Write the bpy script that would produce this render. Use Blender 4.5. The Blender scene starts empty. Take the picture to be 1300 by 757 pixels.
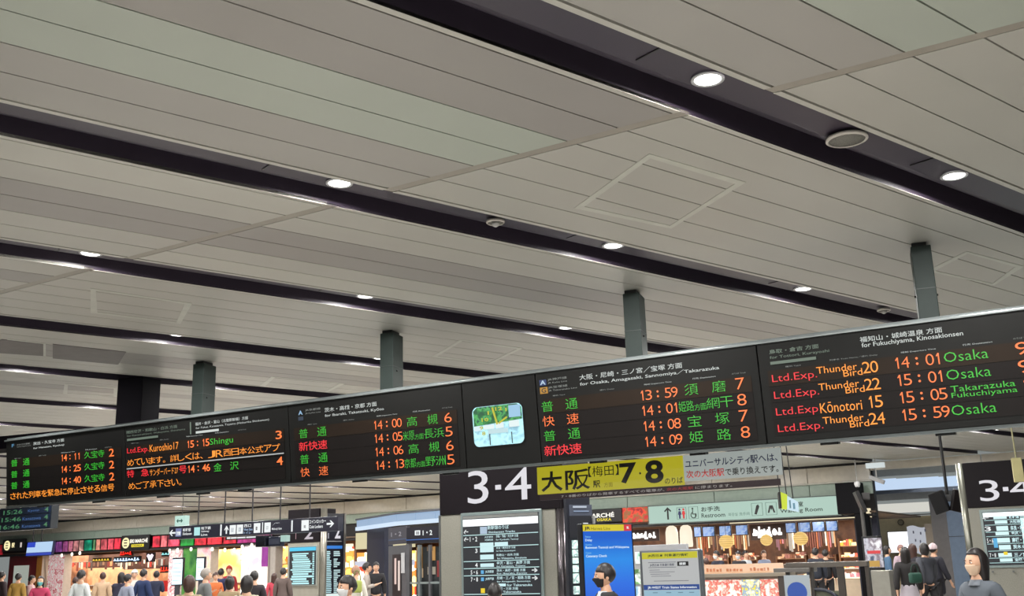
import bpy, bmesh, math, random
from math import sin, cos, radians as R, pi, tan
from mathutils import Vector, Matrix
random.seed(7)
S = bpy.context.scene
COL = S.collection

# ------------------------------------------------------------------ camera
EYE = 1.58                      # camera height above the concourse floor
FPX, CX, CY = 1337.0, 650.0, 378.5
PITCH, ROLL = R(14.3), R(-1.6)
FWD = Vector((0, cos(PITCH), sin(PITCH)))
_r0 = Vector((1, 0, 0)); _u0 = _r0.cross(FWD)
RGT = _r0 * cos(ROLL) + _u0 * sin(ROLL)
UPV = -_r0 * sin(ROLL) + _u0 * cos(ROLL)
cam = bpy.data.cameras.new('camera'); cam.sensor_width = 36.0
cam.lens = FPX / 1300.0 * 36.0; cam.clip_start = 0.05; cam.clip_end = 300
co = bpy.data.objects.new('camera', cam); COL.objects.link(co)
m = Matrix((RGT, UPV, -FWD)).transposed().to_4x4(); m.translation = (0, 0, EYE)
co.matrix_world = m
S.camera = co

# ------------------------------------------------------------------ world, exposure
w = bpy.data.worlds.new('world'); S.world = w; w.use_nodes = True
bg = w.node_tree.nodes['Background']; bg.inputs[0].default_value = (0.92, 1.0, 0.98, 1); bg.inputs[1].default_value = 0.24
S.view_settings.view_transform = 'Standard'; S.view_settings.look = 'None'
S.view_settings.gamma = 1.0; S.view_settings.use_curve_mapping = False
S.view_settings.exposure = 0.0
S.cycles.max_bounces = 6; S.cycles.diffuse_bounces = 3
LAMP_W = 52.0

# ------------------------------------------------------------------ frames
H = 4.78                        # ceiling height
JA = 31.8                       # the shop wall and ceiling joints run along this frame
BA = 30.0                       # the departure board
SA = 50.9                       # the ceiling slots
def dirv(a): return Vector((sin(R(a)), cos(R(a)), 0))
def ray(x, y):
    return (FWD * FPX + RGT * (x - CX) - UPV * (y - CY)).normalized()
def J(u, n, z=0, a=JA):
    return Vector((cos(R(a)) * u + sin(R(a)) * n, -sin(R(a)) * u + cos(R(a)) * n, z))
def W(x, y, n, a=JA):           # where a line of sight meets the wall plane n: (u, z)
    r = ray(x, y); nd = Vector((sin(R(a)), cos(R(a)), 0)); ud = Vector((cos(R(a)), -sin(R(a)), 0))
    t = n / r.dot(nd); p = r * t
    return p.dot(ud), p.z + EYE
def Cz(x, y, z=H):              # where it meets the height z
    r = ray(x, y); t = (z - EYE) / r.z; return Vector((0, 0, EYE)) + r * t
def at(x, y, D):                # where it is D metres ahead
    r = ray(x, y); return Vector((0, 0, EYE)) + r * (D / r.y)

# ------------------------------------------------------------------ materials
MATS = {}
def mat(name, c, rough=0.6, metal=0.0, var=0.06, scale=6.0, bump=0.0, spec=0.5, alpha=1.0):
    if name in MATS: return MATS[name]
    m = bpy.data.materials.new(name); m.use_nodes = True; nt = m.node_tree; b = nt.nodes['Principled BSDF']
    b.inputs['Roughness'].default_value = rough; b.inputs['Metallic'].default_value = metal
    b.inputs['Specular IOR Level'].default_value = spec
    tc = nt.nodes.new('ShaderNodeTexCoord'); nz = nt.nodes.new('ShaderNodeTexNoise'); nz.inputs['Scale'].default_value = scale
    nt.links.new(tc.outputs['Object'], nz.inputs['Vector'])
    rp = nt.nodes.new('ShaderNodeValToRGB'); e = rp.color_ramp.elements
    e[0].position = 0.3; e[1].position = 0.7
    e[0].color = (*[max(0, v * (1 - var)) for v in c], 1); e[1].color = (*[min(1, v * (1 + var)) for v in c], 1)
    nt.links.new(nz.outputs['Fac'], rp.inputs['Fac']); nt.links.new(rp.outputs['Color'], b.inputs['Base Color'])
    if rough > 2: pass
    if bump:
        bp = nt.nodes.new('ShaderNodeBump'); bp.inputs['Strength'].default_value = bump; bp.inputs['Distance'].default_value = 0.01
        nt.links.new(nz.outputs['Fac'], bp.inputs['Height']); nt.links.new(bp.outputs['Normal'], b.inputs['Normal'])
    if alpha < 1: b.inputs['Alpha'].default_value = alpha
    MATS[name] = m; return m
def srgb(r, g, b):
    f = lambda v: ((v / 255 + 0.055) / 1.055) ** 2.4 if v / 255 > 0.04045 else v / 255 / 12.92
    return (f(r), f(g), f(b))
def M(r, g, b, rough=0.6, metal=0.0, **k):
    return mat('surface_%d_%d_%d_%d_%d' % (r, g, b, rough * 100, metal * 100), srgb(r, g, b), rough, metal, **k)
def E(r, g, b, s=1.0):
    name = 'glow_%d_%d_%d_%d' % (r, g, b, s * 10)
    if name in MATS: return MATS[name]
    m = bpy.data.materials.new(name); m.use_nodes = True; nt = m.node_tree; p = nt.nodes['Principled BSDF']
    p.inputs['Base Color'].default_value = (0.02, 0.02, 0.02, 1); p.inputs['Roughness'].default_value = 0.5
    p.inputs['Emission Color'].default_value = (*srgb(r, g, b), 1); p.inputs['Emission Strength'].default_value = s
    MATS[name] = m; return m
def Epat(name, cols, scale=8, s=1.0, kind='noise', detail=6):
    """a backlit print, or a shop wall or goods with the light put in as glow: blotches of several colours"""
    if name in MATS: return MATS[name]
    m = bpy.data.materials.new(name); m.use_nodes = True; nt = m.node_tree; p = nt.nodes['Principled BSDF']
    tc = nt.nodes.new('ShaderNodeTexCoord')
    if kind == 'noise':
        t = nt.nodes.new('ShaderNodeTexNoise'); t.inputs['Detail'].default_value = detail; out = t.outputs['Fac']
    else:
        t = nt.nodes.new('ShaderNodeTexVoronoi'); t.distance = 'CHEBYCHEV'; sp = nt.nodes.new('ShaderNodeSeparateColor'); nt.links.new(t.outputs['Color'], sp.inputs[0]); out = sp.outputs[0]
    t.inputs['Scale'].default_value = scale; nt.links.new(tc.outputs['Object'], t.inputs['Vector'])
    rp = nt.nodes.new('ShaderNodeValToRGB'); e = rp.color_ramp.elements; n = len(cols)
    lo, hi = (0.36, 0.64) if kind == 'noise' else (0.0, 0.9)
    for i, c in enumerate(cols):
        pos = lo + (hi - lo) * i / max(1, n - 1)
        el = e[i] if i < 2 else e.new(pos)
        el.position = pos
    e = sorted(rp.color_ramp.elements, key=lambda q: q.position)
    for i, c in enumerate(cols): e[i].position = lo + (hi - lo) * i / max(1, n - 1)
    for i, c in enumerate(cols): rp.color_ramp.elements[i].color = (*srgb(*c), 1)
    if kind != 'noise': rp.color_ramp.interpolation = 'CONSTANT'
    nt.links.new(out, rp.inputs['Fac']); nt.links.new(rp.outputs['Color'], p.inputs['Base Color'])
    nt.links.new(rp.outputs['Color'], p.inputs['Emission Color']); p.inputs['Emission Strength'].default_value = s
    MATS[name] = m; return m
WHITE_G = E(235, 240, 240, 1.0)

# ------------------------------------------------------------------ mesh building
class MB:
    def __init__(s): s.bm = bmesh.new()
    def box(s, x0, x1, y0, y1, z0, z1, bev=0):
        if x1 < x0: x0, x1 = x1, x0
        if y1 < y0: y0, y1 = y1, y0
        if z1 < z0: z0, z1 = z1, z0
        r = bmesh.ops.create_cube(s.bm, size=1)
        for v in r['verts']: v.co = Vector(((x0 + x1) / 2 + v.co.x * (x1 - x0), (y0 + y1) / 2 + v.co.y * (y1 - y0), (z0 + z1) / 2 + v.co.z * (z1 - z0)))
        if bev:
            es = list({e for v in r['verts'] for e in v.link_edges})
            bmesh.ops.bevel(s.bm, geom=es, offset=bev, segments=2, affect='EDGES', profile=0.5)
        return s
    def cyl(s, p, q, r, r2=None, seg=12, caps=True):
        p = Vector(p); q = Vector(q); d = q - p; L = d.length
        ret = bmesh.ops.create_cone(s.bm, cap_ends=caps, segments=seg, radius1=r, radius2=r if r2 is None else r2, depth=L)
        rot = d.to_track_quat('Z', 'Y').to_matrix().to_4x4(); rot.translation = (p + q) / 2
        bmesh.ops.transform(s.bm, matrix=rot, verts=ret['verts']); return s
    def ball(s, c, rx, ry=None, rz=None, seg=16, rings=10):
        ret = bmesh.ops.create_uvsphere(s.bm, u_segments=seg, v_segments=rings, radius=1)
        for v in ret['verts']: v.co = Vector((c[0] + v.co.x * rx, c[1] + v.co.y * (ry or rx), c[2] + v.co.z * (rz or rx)))
        return s
    def lathe(s, prof, seg=24, c=(0, 0, 0), smooth=True):
        rings = []
        for (r, z) in prof:
            rings.append([s.bm.verts.new((c[0] + r * cos(2 * pi * i / seg), c[1] + r * sin(2 * pi * i / seg), c[2] + z)) for i in range(seg)])
        for a, b in zip(rings, rings[1:]):
            for i in range(seg):
                s.bm.faces.new((a[i], a[(i + 1) % seg], b[(i + 1) % seg], b[i]))
        for rg, rev, rr_ in ((rings[0], True, prof[0][0]), (rings[-1], False, prof[-1][0])):
            if rr_ > .03: continue
            f = s.bm.faces.new(list(reversed(rg)) if rev else rg)
        return s
    def prism(s, pts, y0, y1):       # outline in x,z pushed through y
        a = [s.bm.verts.new((x, y0, z)) for x, z in pts]; b = [s.bm.verts.new((x, y1, z)) for x, z in pts]
        s.bm.faces.new(a); s.bm.faces.new(list(reversed(b)))
        n = len(pts)
        for i in range(n): s.bm.faces.new((a[i], b[i], b[(i + 1) % n], a[(i + 1) % n]))
        return s
    def hexa(s, p8):                 # bottom four, top four
        v = [s.bm.verts.new(p) for p in p8]
        for f in ((0, 3, 2, 1), (4, 5, 6, 7), (0, 1, 5, 4), (1, 2, 6, 5), (2, 3, 7, 6), (3, 0, 4, 7)): s.bm.faces.new([v[i] for i in f])
        return s
    def build(s, name, m, parent=None, smooth=False, loc=None, rot=None):
        bmesh.ops.recalc_face_normals(s.bm, faces=s.bm.faces)
        me = bpy.data.meshes.new(name); s.bm.to_mesh(me); s.bm.free()
        if smooth:
            for p in me.polygons: p.use_smooth = True
        me.materials.append(m)
        o = bpy.data.objects.new(name, me); COL.objects.link(o)
        if parent: o.parent = parent
        if loc is not None: o.location = loc
        if rot is not None: o.rotation_euler = rot
        return o
def thing(name, label, cat, loc=(0, 0, 0), rz=0.0, group=None, rx=0.0):
    o = bpy.data.objects.new(name, None); COL.objects.link(o); o.empty_display_size = 0.2
    o.location = loc; o.rotation_euler = (rx, 0, rz); o['label'] = label; o['category'] = cat
    if group: o['group'] = group
    return o
def tag(o, label, cat, group=None):
    o['label'] = label; o['category'] = cat
    if group: o['group'] = group
    return o
def struct(o): o['kind'] = 'structure'; return o
def part(o, label): o['label'] = label; return o
def place(o, u, n, z, a=JA): o.location = J(u, n, z, a); o.rotation_euler.z = -R(a); return o
def copy_tree(o, parent=None):
    c = o.copy(); COL.objects.link(c); c.parent = parent
    for ch in list(o.children): copy_tree(ch, c)
    return c
_glyph = {}
def text_verts(body, bold):
    key = (body, bold)
    if key in _glyph: return _glyph[key]
    f = bpy.data.curves.new('lettering', 'FONT'); f.body = body; f.size = 1; f.resolution_u = 4 if len(body) == 1 and body.isascii() else 2; f.offset = bold
    o = bpy.data.objects.new('lettering', f); COL.objects.link(o)
    dg = bpy.context.evaluated_depsgraph_get(); dg.update()
    me = bpy.data.meshes.new_from_object(o.evaluated_get(dg))
    V = [v.co.copy() for v in me.vertices]; F = [tuple(p.vertices) for p in me.polygons]
    COL.objects.unlink(o); bpy.data.objects.remove(o); bpy.data.curves.remove(f); bpy.data.meshes.remove(me)
    _glyph[key] = (V, F); return V, F
def text(name, body, x0, x1, z0, z1, y, m, parent, bold=0.0, cells=None, ref=None, mirror_y=False):
    """lettering fitted to the rectangle x0..x1, z0..z1, lying at depth y, facing -y; cells: one character per equal cell"""
    V, F = [], []
    items = [(body, x0, x1)]
    if cells:
        cw = (x1 - x0) / len(body)
        items = [(c, x0 + i * cw, x0 + (i + cells) * cw) for i, c in enumerate(body) if c not in ' \u3000']
    for b, a0, a1 in items:
        if b == '1' and cells:                     # dot-matrix one: thin stem with a short flag
            X = lambda q: a0 + (a1 - a0) * q; Zz = lambda q: z0 + (z1 - z0) * q; o = len(V)
            V += [(X(q), y, Zz(r)) for q, r in ((.50, 0), (.66, 0), (.66, 1), (.52, 1), (.30, .80), (.30, .68), (.50, .80))]
            F += [(o, o + 1, o + 2, o + 3, o + 6), (o + 6, o + 3, o + 4, o + 5)]; continue
        v, f = text_verts(b, bold)
        if not v: continue
        mnx = min(q.x for q in v); mxx = max(q.x for q in v); mny = min(q.y for q in v); mxy = max(q.y for q in v)
        zz0, zz1 = z0, z1
        if b in '。、': a1 = a0 + (a1 - a0) * .35; zz1 = z0 + (z1 - z0) * .3
        if b == '・': q = (a1 - a0) * .35; a0 += q; a1 -= q; q = (z1 - z0) * .4; zz0 += q; zz1 -= q
        if b == ':': q = (a1 - a0) * .38; a0 += q; a1 -= q; q = (z1 - z0) * .15; zz0 += q; zz1 -= q
        if b == "1": q = (a1 - a0) * .33; a0 += q; a1 -= q
        if b == 'ー': q = (z1 - z0) * .42; zz0 += q; zz1 -= q
        sx = (a1 - a0) / max(1e-6, mxx - mnx); sz = (zz1 - zz0) / max(1e-6, mxy - mny)
        o = len(V); V += [(a0 + (q.x - mnx) * sx, y, zz0 + (q.y - mny) * sz) for q in v]; F += [tuple(i + o for i in t) for t in f]
    me = bpy.data.meshes.new(name); me.from_pydata(V, [], F); me.materials.append(m)
    o = bpy.data.objects.new(name, me); COL.objects.link(o); o.parent = parent; return o

BLACK = M(16, 15, 17, 0.35); DARK = M(40, 40, 40, 0.4); STEEL = M(120, 122, 122, 0.35, 0.7)

# ================================================================== STRUCTURE
# floor
def tile_floor():
    m = bpy.data.materials.new('polished_floor_tiles'); m.use_nodes = True; nt = m.node_tree; b = nt.nodes['Principled BSDF']
    tc = nt.nodes.new('ShaderNodeTexCoord'); br = nt.nodes.new('ShaderNodeTexBrick'); br.offset = 0
    br.inputs['Scale'].default_value = 1; br.inputs['Brick Width'].default_value = .6; br.inputs['Row Height'].default_value = .6; br.inputs['Mortar Size'].default_value = .004
    br.inputs['Color1'].default_value = (.42, .41, .38, 1); br.inputs['Color2'].default_value = (.38, .37, .345, 1); br.inputs['Mortar'].default_value = (.2, .19, .18, 1)
    nt.links.new(tc.outputs['Object'], br.inputs['Vector']); nt.links.new(br.outputs['Color'], b.inputs['Base Color'])
    b.inputs['Roughness'].default_value = 0.22; return m
f = MB(); f.hexa([J(-90, -14, -.1), J(40, -14, -.1), J(40, 62, -.1), J(-90, 62, -.1), J(-90, -14, 0), J(40, -14, 0), J(40, 62, 0), J(-90, 62, 0)])
floor = struct(f.build('floor', tile_floor()))

# ceiling: deck above, strips, slots
sd = dirv(SA); pd = Vector((-sd.y, sd.x, 0)); nj = dirv(JA)
def CS(a, s, z=0): return pd * a + sd * s + Vector((0, 0, H + z))
def s_at(a, n): return (n - a * nj.dot(pd)) / nj.dot(sd)       # along the slot until plane n
f = MB(); f.hexa([J(-90, -14, H + .34), J(40, -14, H + .34), J(40, 38.2, H + .34), J(-90, 38.2, H + .34), J(-90, -14, H + .44), J(40, -14, H + .44), J(40, 38.2, H + .44), J(-90, 38.2, H + .44)])
ceiling = struct(f.build('ceiling', M(20, 20, 22, 0.8)))
A0, PITCHS, SLOTW = 4.15, 3.235, .60
JN, WN = 6.8, 38.0
GAP = .014
tints = [srgb(174, 171, 163), srgb(160, 156, 150), srgb(182, 179, 170), srgb(150, 145, 140), srgb(168, 173, 162)]
smat = [mat('ceiling_strip_paint_%d' % i, c, 0.42, 0.0, var=.02, scale=1.5, spec=.5) for i, c in enumerate(tints)]
def strip(mb, a0, a1, n0, n1, z0=0, z1=.03):
    # edges parallel to the slot, ends cut parallel to the joints
    p = [CS(a0, s_at(a0, n0)), CS(a1, s_at(a1, n0)), CS(a1, s_at(a1, n1)), CS(a0, s_at(a0, n1))]
    mb.hexa([q + Vector((0, 0, z0)) for q in p] + [q + Vector((0, 0, z1)) for q in p])
# bay k lies between slot k-1 and slot k
pattern = {1: [(3, 3, 4, 4, 1, 1), (0, 0, 0, 0, 0, 0)], 2: [(2, 0, 3, 3, 0, 0), (0, 0, 3, 3, 0, 2)], 3: [(0, 3, 0, 0, 0, 0), (0, 0, 0, 0, 0, 0)],
           0: [(1, 4, 4, 4, 1, 1), (3, 3, 0, 0, 0, 0)], 4: [(0, 3, 3, 0, 0, 0), (0, 0, 3, 3, 0, 0)], 5: [(0, 0, 0, 3, 0, 0), (0, 0, 3, 0, 0, 0)]}
far = MB(); trims = MB(); far_tr = MB()
for k in range(-3, 19):
    b0 = A0 + PITCHS * (k - 1) + SLOTW; b1 = A0 + PITCHS * k
    T = .065; wst = (b1 - b0 - 2 * T) / 6
    nleft = -12
    pat = pattern.get(k, [(0, 0, 0, 0, 0, 0), (0, 0, 0, 0, 0, 0)])
    for i in range(6):
        x0 = b0 + T + i * wst + GAP / 2; x1 = x0 + wst - GAP
        for sgi, (n0, n1) in enumerate(((nleft, JN - .05), (JN + .05, 22.0), (22.1, WN))):
            if 0 <= k <= 5 and sgi < 2:
                mb = MB(); strip(mb, x0, x1, n0, n1); o = mb.build('ceiling_strip', smat[pat[sgi][i]], ceiling)
            else: strip(far, x0, x1, n0, n1)
    for (x0, x1) in ((b0, b0 + T - GAP), (b1 - T + GAP, b1)):
        for (n0, n1) in ((nleft, JN - .05), (JN + .05, WN)): strip(trims, x0, x1, n0, n1, -.003, .026 if k < 5 else .005)
o = far.build('far_ceiling_strips', smat[0], ceiling); o['kind'] = 'stuff'
o = trims.build('slot_edge_trim', smat[2], ceiling); o['kind'] = 'stuff'
mb = MB()
for n in (JN, 22.05):
    for k in range(-3, 19):
        b0 = A0 + PITCHS * (k - 1) + SLOTW; b1 = A0 + PITCHS * k
        strip(mb, b0, b1, n - .045, n + .045, .002, .02)
o = mb.build('joint_cover_strip', M(150, 143, 132, .45, .0), ceiling)
# dark recessed slots that hold the lamps
slotm = mat('slot_lacquer', srgb(54, 46, 58), .42, 0, var=.05); 
for k in range(-3, 19):
    a0 = A0 + PITCHS * k; a1 = a0 + SLOTW
    prof = [(a0, .0), (a0, .07), (a0 + .36, .074), (a0 + .42, .088), (a0 + .47, .115), (a0 + .51, .15), (a0 + .54, .20), (a1 + .0, .22), (a1, .0)]
    bm = bmesh.new(); ra = []
    for (a, z) in prof:
        ra.append((bm.verts.new(CS(a, s_at(a, -12), z)), bm.verts.new(CS(a, s_at(a, WN), z))))
    for p, q in zip(ra, ra[1:]): bm.faces.new((p[0], p[1], q[1], q[0]))
    me = bpy.data.meshes.new('light_slot'); bm.to_mesh(me); bm.free(); me.materials.append(slotm)
    o = bpy.data.objects.new('light_slot', me); COL.objects.link(o); o.parent = ceiling
# slot panel joints near the camera
mb = MB()
for k, ss in ((0, (4.75, 8.1)), (1, (3.6, 7.0, 10.3)), (2, (2.9, 5.9))):
    for s_ in ss:
        a0 = A0 + PITCHS * k
        mb.hexa([CS(a0, s_, .062), CS(a0 + .31, s_, .065), CS(a0 + .31, s_ + .012, .065), CS(a0, s_ + .012, .062), CS(a0, s_, .07), CS(a0 + .31, s_, .072), CS(a0 + .31, s_ + .012, .072), CS(a0, s_ + .012, .07)])
mb.build('slot_panel_seam', BLACK, ceiling)

# access hatches: slim frames around a piece of the strips, their sides run at their own angle
def hatch(p4, wd=.07):
    P = [Cz(*p, z=H) for p in p4]; P = [Vector((p.x, p.y, 0)) for p in P]
    c = sum(P, Vector()) / 4; mb = MB()
    for i in range(4):
        a, b = P[i], P[(i + 1) % 4]
        ai = a + (c - a).normalized() * wd * 1.4; bi = b + (c - b).normalized() * wd * 1.4
        q = [a, b, bi, ai]
        mb.hexa([v + Vector((0, 0, H - .004)) for v in q] + [v + Vector((0, 0, H + .002)) for v in q])
    return mb
HP = [((824, 195), (947, 231), (852, 290), (729, 264)), ((115, 366), (244, 385), (229, 411), (115, 397)), ((585, 431), (664, 442), (622, 462), (548, 453)),
      ((1227, 319), (1300, 338), (1262, 362), (1176, 344)), ((10, 430), (58, 436), (58, 452), (0, 447)), ((345, 478), (438, 487), (416, 498), (330, 490)), ((82, 487), (150, 492), (148, 504), (80, 500))]
for p in HP:
    hatch(p).build('access_hatch_frame', M(188, 188, 178, .4), ceiling)
for p in (((2, 431), (55, 437), (55, 452), (-20, 447)), ((67, 437), (160, 447), (150, 463), (67, 455))):
    P = [Cz(*q, z=H - .004) for q in p]; mb = MB(); mb.hexa([v - Vector((0, 0, .004)) for v in P] + [v + Vector((0, 0, .004)) for v in P]); part(mb.build('air_grille', M(112, 106, 104, .6), ceiling), 'grey air grille panel')

# ------------------------------------------------------------------ downlights
def make_lamp():
    t = thing('downlight', '', 'ceiling light', (0, 0, 0), 0, None)
    MB().lathe([(.098, 0), (.118, -.006), (.118, -.014), (.098, -.016), (.093, -.004)], 28).build('trim_ring', M(190, 190, 192, .3, .2), t, True)
    MB().lathe([(.001, -.004), (.092, -.006), (.092, -.012), (.001, -.016)], 28).build('lens', E(255, 255, 250, 6), t, True)
    return t
lamp_data = bpy.data.lights.new('downlight_light', 'AREA'); lamp_data.shape = 'DISK'; lamp_data.size = .17; lamp_data.energy = LAMP_W; lamp_data.color = (1, .985, .955); lamp_data.spread = R(179)
proto = make_lamp()
nl = 0; cnt = {2: 3}
near_names = {(0, 0): 'round white downlight in the nearest ceiling slot, beside the dark panel seam', (0, 1): 'round white downlight in the nearest slot, at the right edge of the photo',
              (1, 0): 'round downlight in the second ceiling slot, upper left beside the cover strip', (1, 1): 'round downlight in the second slot, above the tall grey post by the clock',
              (1, 2): 'round downlight in the second slot, left of the post over the right board', (2, 0): 'half-seen downlight in the third slot, at the far left',
              (2, 1): 'half-seen downlight in the third slot, above the post left of the clock', (2, 2): 'small downlight in the third slot, left of the tall post'}
for k in range(-2, 18):
    for mm in range(-8, 16):
        s_ = 5.36 - 1.08 * k + 3.29 * mm; a_ = A0 + PITCHS * k + .21
        p = CS(a_, s_); n = p.dot(nj)
        if n > 37.2 or n < -9: continue
        if k < 0 and (s_ < -6 or s_ > 14): continue
        v = p - Vector((0, 0, EYE)); zc = v.dot(FWD)
        px = CX + FPX * v.dot(RGT) / zc if zc > .5 else -9999; py = CY - FPX * v.dot(UPV) / zc if zc > .5 else -9999
        inview = -30 < px < 1330 and -20 < py < 757
        dist = v.length
        if not inview and dist > 8.5: continue
        o = proto if nl == 0 else copy_tree(proto); nl += 1
        o.location = p + Vector((0, 0, .070))
        if (k, mm) in near_names: o['label'] = near_names[(k, mm)]
        else:
            ORD = ['nearest', 'second', 'third', 'fourth', 'fifth', 'sixth', 'seventh', 'eighth']
            cnt[k] = cnt.get(k, 0) + 1 if inview else cnt.get(k, 0)
            if inview and 2 <= k <= 7 and cnt[k] <= 8:
                o['label'] = 'small round downlight, %s in view from the left in the %s ceiling slot' % ((['first'] + ORD[1:])[cnt[k] - 1], ORD[k])
            else:
                o['label'] = 'tiny round downlight far off in the dark ceiling slots' if k >= 0 else 'round downlight in a ceiling slot above the camera'
                o['group'] = 'downlights in the far ceiling slots' if k >= 0 else 'downlights above the camera'
        L = bpy.data.objects.new('lamp_light', lamp_data); COL.objects.link(L); L.parent = o; L.location = (0, 0, -.02)
# round speakers and detectors in the slots
def ceil_disc(px, py, r, name, label, cat, grille=True):
    p = Cz(px, py, H + .035); t = thing(name, label, cat, p)
    MB().lathe([(r * .86, .012), (r, .012), (r, -.006), (r * .88, -.016), (r * .86, -.006)], 32).build('rim', M(196, 190, 182, .4), t, True)
    MB().lathe([(.001, .0), (r * .86, .0), (r * .86, -.004), (.001, -.006)], 32).build('grille', mat('speaker_mesh', srgb(122, 120, 114), .9, 0, .4, 160, spec=.1), t, True)
    if not grille:
        MB().lathe([(.001, -.006), (r * .45, -.006), (r * .4, -.035), (r * .15, -.05), (.001, -.05)], 20).build('sensor', M(170, 168, 165, .4), t, True)
    return t
ceil_disc(1075, 177, .165, 'ceiling_speaker', 'round white-rimmed ceiling speaker with a grey mesh in the nearest slot', 'speaker')
ceil_disc(629, 282, .09, 'smoke_detector', 'small round detector in the second slot, above the board middle', 'smoke detector', False)
ceil_disc(1122, 394, .09, 'smoke_detector', 'small round detector in the second slot, just left of the right post', 'smoke detector', False)
# ================================================================== DEPARTURE BOARD
TILT = math.atan(.1 / 1.02); NB = 10.6; ZT, ZB = 3.75, 2.73
board = thing('departure_board', 'long black departure board with orange, green and red train times, hung from the grey posts', 'departure board', J(0, NB, ZT, BA), -R(BA), None, TILT)
HT = (ZT - ZB) / cos(TILT)
def bz(z): return (z - ZT) / cos(TILT)      # height above the floor -> board's own upright axis
FACE = mat('board_face_black', srgb(22, 22, 21), .45, 0, spec=.22); TRIMM = M(104, 110, 110, .35, .35)
ORANGE = E(255, 118, 48, 1.25); ORANGE2 = E(255, 150, 40, 1.2); GREEN = E(48, 200, 40, .95); RED = E(248, 30, 44, 1.05)
LABW = E(215, 222, 218, .85); LABG = E(110, 128, 112, .75); LABT = E(150, 155, 150, .8)
bounds = [-15.62, -12.82, -9.63, -6.865, -5.845, -3.20, .20]
panels = []
for i in range(6):
    x0, x1 = bounds[i] + .006, bounds[i + 1] - .006
    panels.append(MB().box(x0, x1, 0, .5, bz(ZB), 0, .006).build('display_panel' if i != 3 else 'clock_panel', FACE, board))
MB().box(bounds[0] - .02, bounds[6] + .02, .03, .56, 0.0, .05).build('top_rail', TRIMM, board)
MB().box(bounds[0] - .03, bounds[6] + .02, -.014, .03, .003, .026, .004).build('front_trim', M(150, 156, 156, .25, .6), board)
MB().box(bounds[0] - .02, bounds[6] + .02, .012, .5, bz(ZB) - .035, bz(ZB) - .003).build('bottom_rail', TRIMM, board)
for x in (-14.9, -13.6, -12.2, -11.4, -10.6, -8.6, -7.2, -5.2, -4.0, -2.6, -1.5, -.6):
    MB().box(x - .09, x + .09, .10, .2, bz(ZB) - .06, bz(ZB) - .035, .005).build('bottom_clip', BLACK, board)
ROWM = mat('led_row_brown', srgb(34, 25, 18), .45, 0, spec=.2); ROWM2 = mat('led_row_dark', srgb(22, 18, 17), .45, 0, spec=.2)
def rowz(r, dz=0): return 3.297 - .1675 * r + dz
for i in (0, 1, 2, 4, 5):
    dz = {0: .018, 1: .015, 5: .03}.get(i, 0)
    for r in range(4):
        z0 = rowz(r, dz) - .022
        if i in (0,) and r == 3: z0 -= .0
        MB().box(bounds[i] + .09, bounds[i + 1] - .09, -.004, .006, bz(z0), bz(z0 + .162)).build('led_row', ROWM if r < 1 else ROWM2, panels[i])
def led(i, body, u0, u1, z0, h, m, cells=None, bold=.0, name='led_lettering'):
    return text(name, body, u0, u1, bz(z0), bz(z0 + h), -.008, m, panels[i], bold - .012, cells)
def lab(i, body, u0, u1, z0, z1, m, bold=.0, name='panel_lettering'):
    return text(name, body, u0, u1, bz(z0), bz(z1), -.004, m, panels[i], bold)
CH = .113
def clock_time(i, r, t, u0, dz=0, m=None):
    led(i, t, u0, u0 + .775, rowz(r, dz), CH, m or ORANGE, .92, .008)
def common(i, base, lo, dest, dep, nori, tz):
    pass
# panel 1 (leftmost)
L1 = [('14:11', 0), ('14:25', 1), ('14:40', 2)]
for t, r in L1:
    z = 3.342 - .176 * r
    led(0, '普', -15.48, -15.32, z, .108, GREEN, None, .012); led(0, '通', -15.18, -15.02, z, .108, GREEN, None, .012)
    led(0, t[:2], -14.27, -14.12, z, .1, ORANGE, 1, .02); led(0, ':', -14.1, -14.0, z, .1, ORANGE, 1, .02); led(0, t[3:], -13.97, -13.8, z, .1, ORANGE, 1, .02)
    led(0, '久宝寺', -13.72, -13.26, z, .105, GREEN, .95, .006); led(0, '2', -13.165, -13.055, z - .01, .115, ORANGE, None, .02)
led(0, 'された列車を緊急に停止させる信号', -15.50, -13.05, 2.830, .10, ORANGE2, .93, .014)
lab(0, '放出・久宝寺 方面', -14.93, -14.19, 3.640, 3.69, LABW, .006); lab(0, 'for Hanaten, Kyuhoji', -14.93, -14.19, 3.572, 3.606, LABW, .01)
lab(0, 'F', -15.47, -15.41, 3.65, 3.70, E(90, 150, 190, .8), .02); lab(0, 'おおさか東線', -15.34, -15.02, 3.665, 3.69, LABT); lab(0, 'Osaka Higashi Line', -15.34, -15.0, 3.635, 3.653, LABT)
# panel 2
led(1, 'Ltd.Exp.', -12.77, -12.31, 3.326, .098, RED, None, .012); led(1, 'Kuroshio17', -12.29, -11.70, 3.335, .1, ORANGE2, None, .01)
led(1, '15', -11.54, -11.39, 3.332, .1, ORANGE, 1, .02); led(1, ':', -11.37, -11.27, 3.332, .1, ORANGE, 1, .02); led(1, '15', -11.24, -11.09, 3.332, .1, ORANGE, 1, .02)
led(1, 'Shingu', -11.08, -10.64, 3.315, .11, GREEN, None, .008); led(1, '3', -9.86, -9.75, 3.319, .11, ORANGE, None, .02)
led(1, 'めています。詳しくは、JR西日本公式アプ', -12.77, -9.78, 3.163, .095, ORANGE2, .93, .008)
MB().box(-12.78, -9.73, -.012, -.003, bz(3.118), bz(3.134)).build('divider_bar', E(200, 204, 204, .7), panels[1])
led(1, '特', -12.78, -12.63, 2.998, .105, RED, None, .016); led(1, '急', -12.48, -12.32, 2.998, .105, RED, None, .016)
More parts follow.
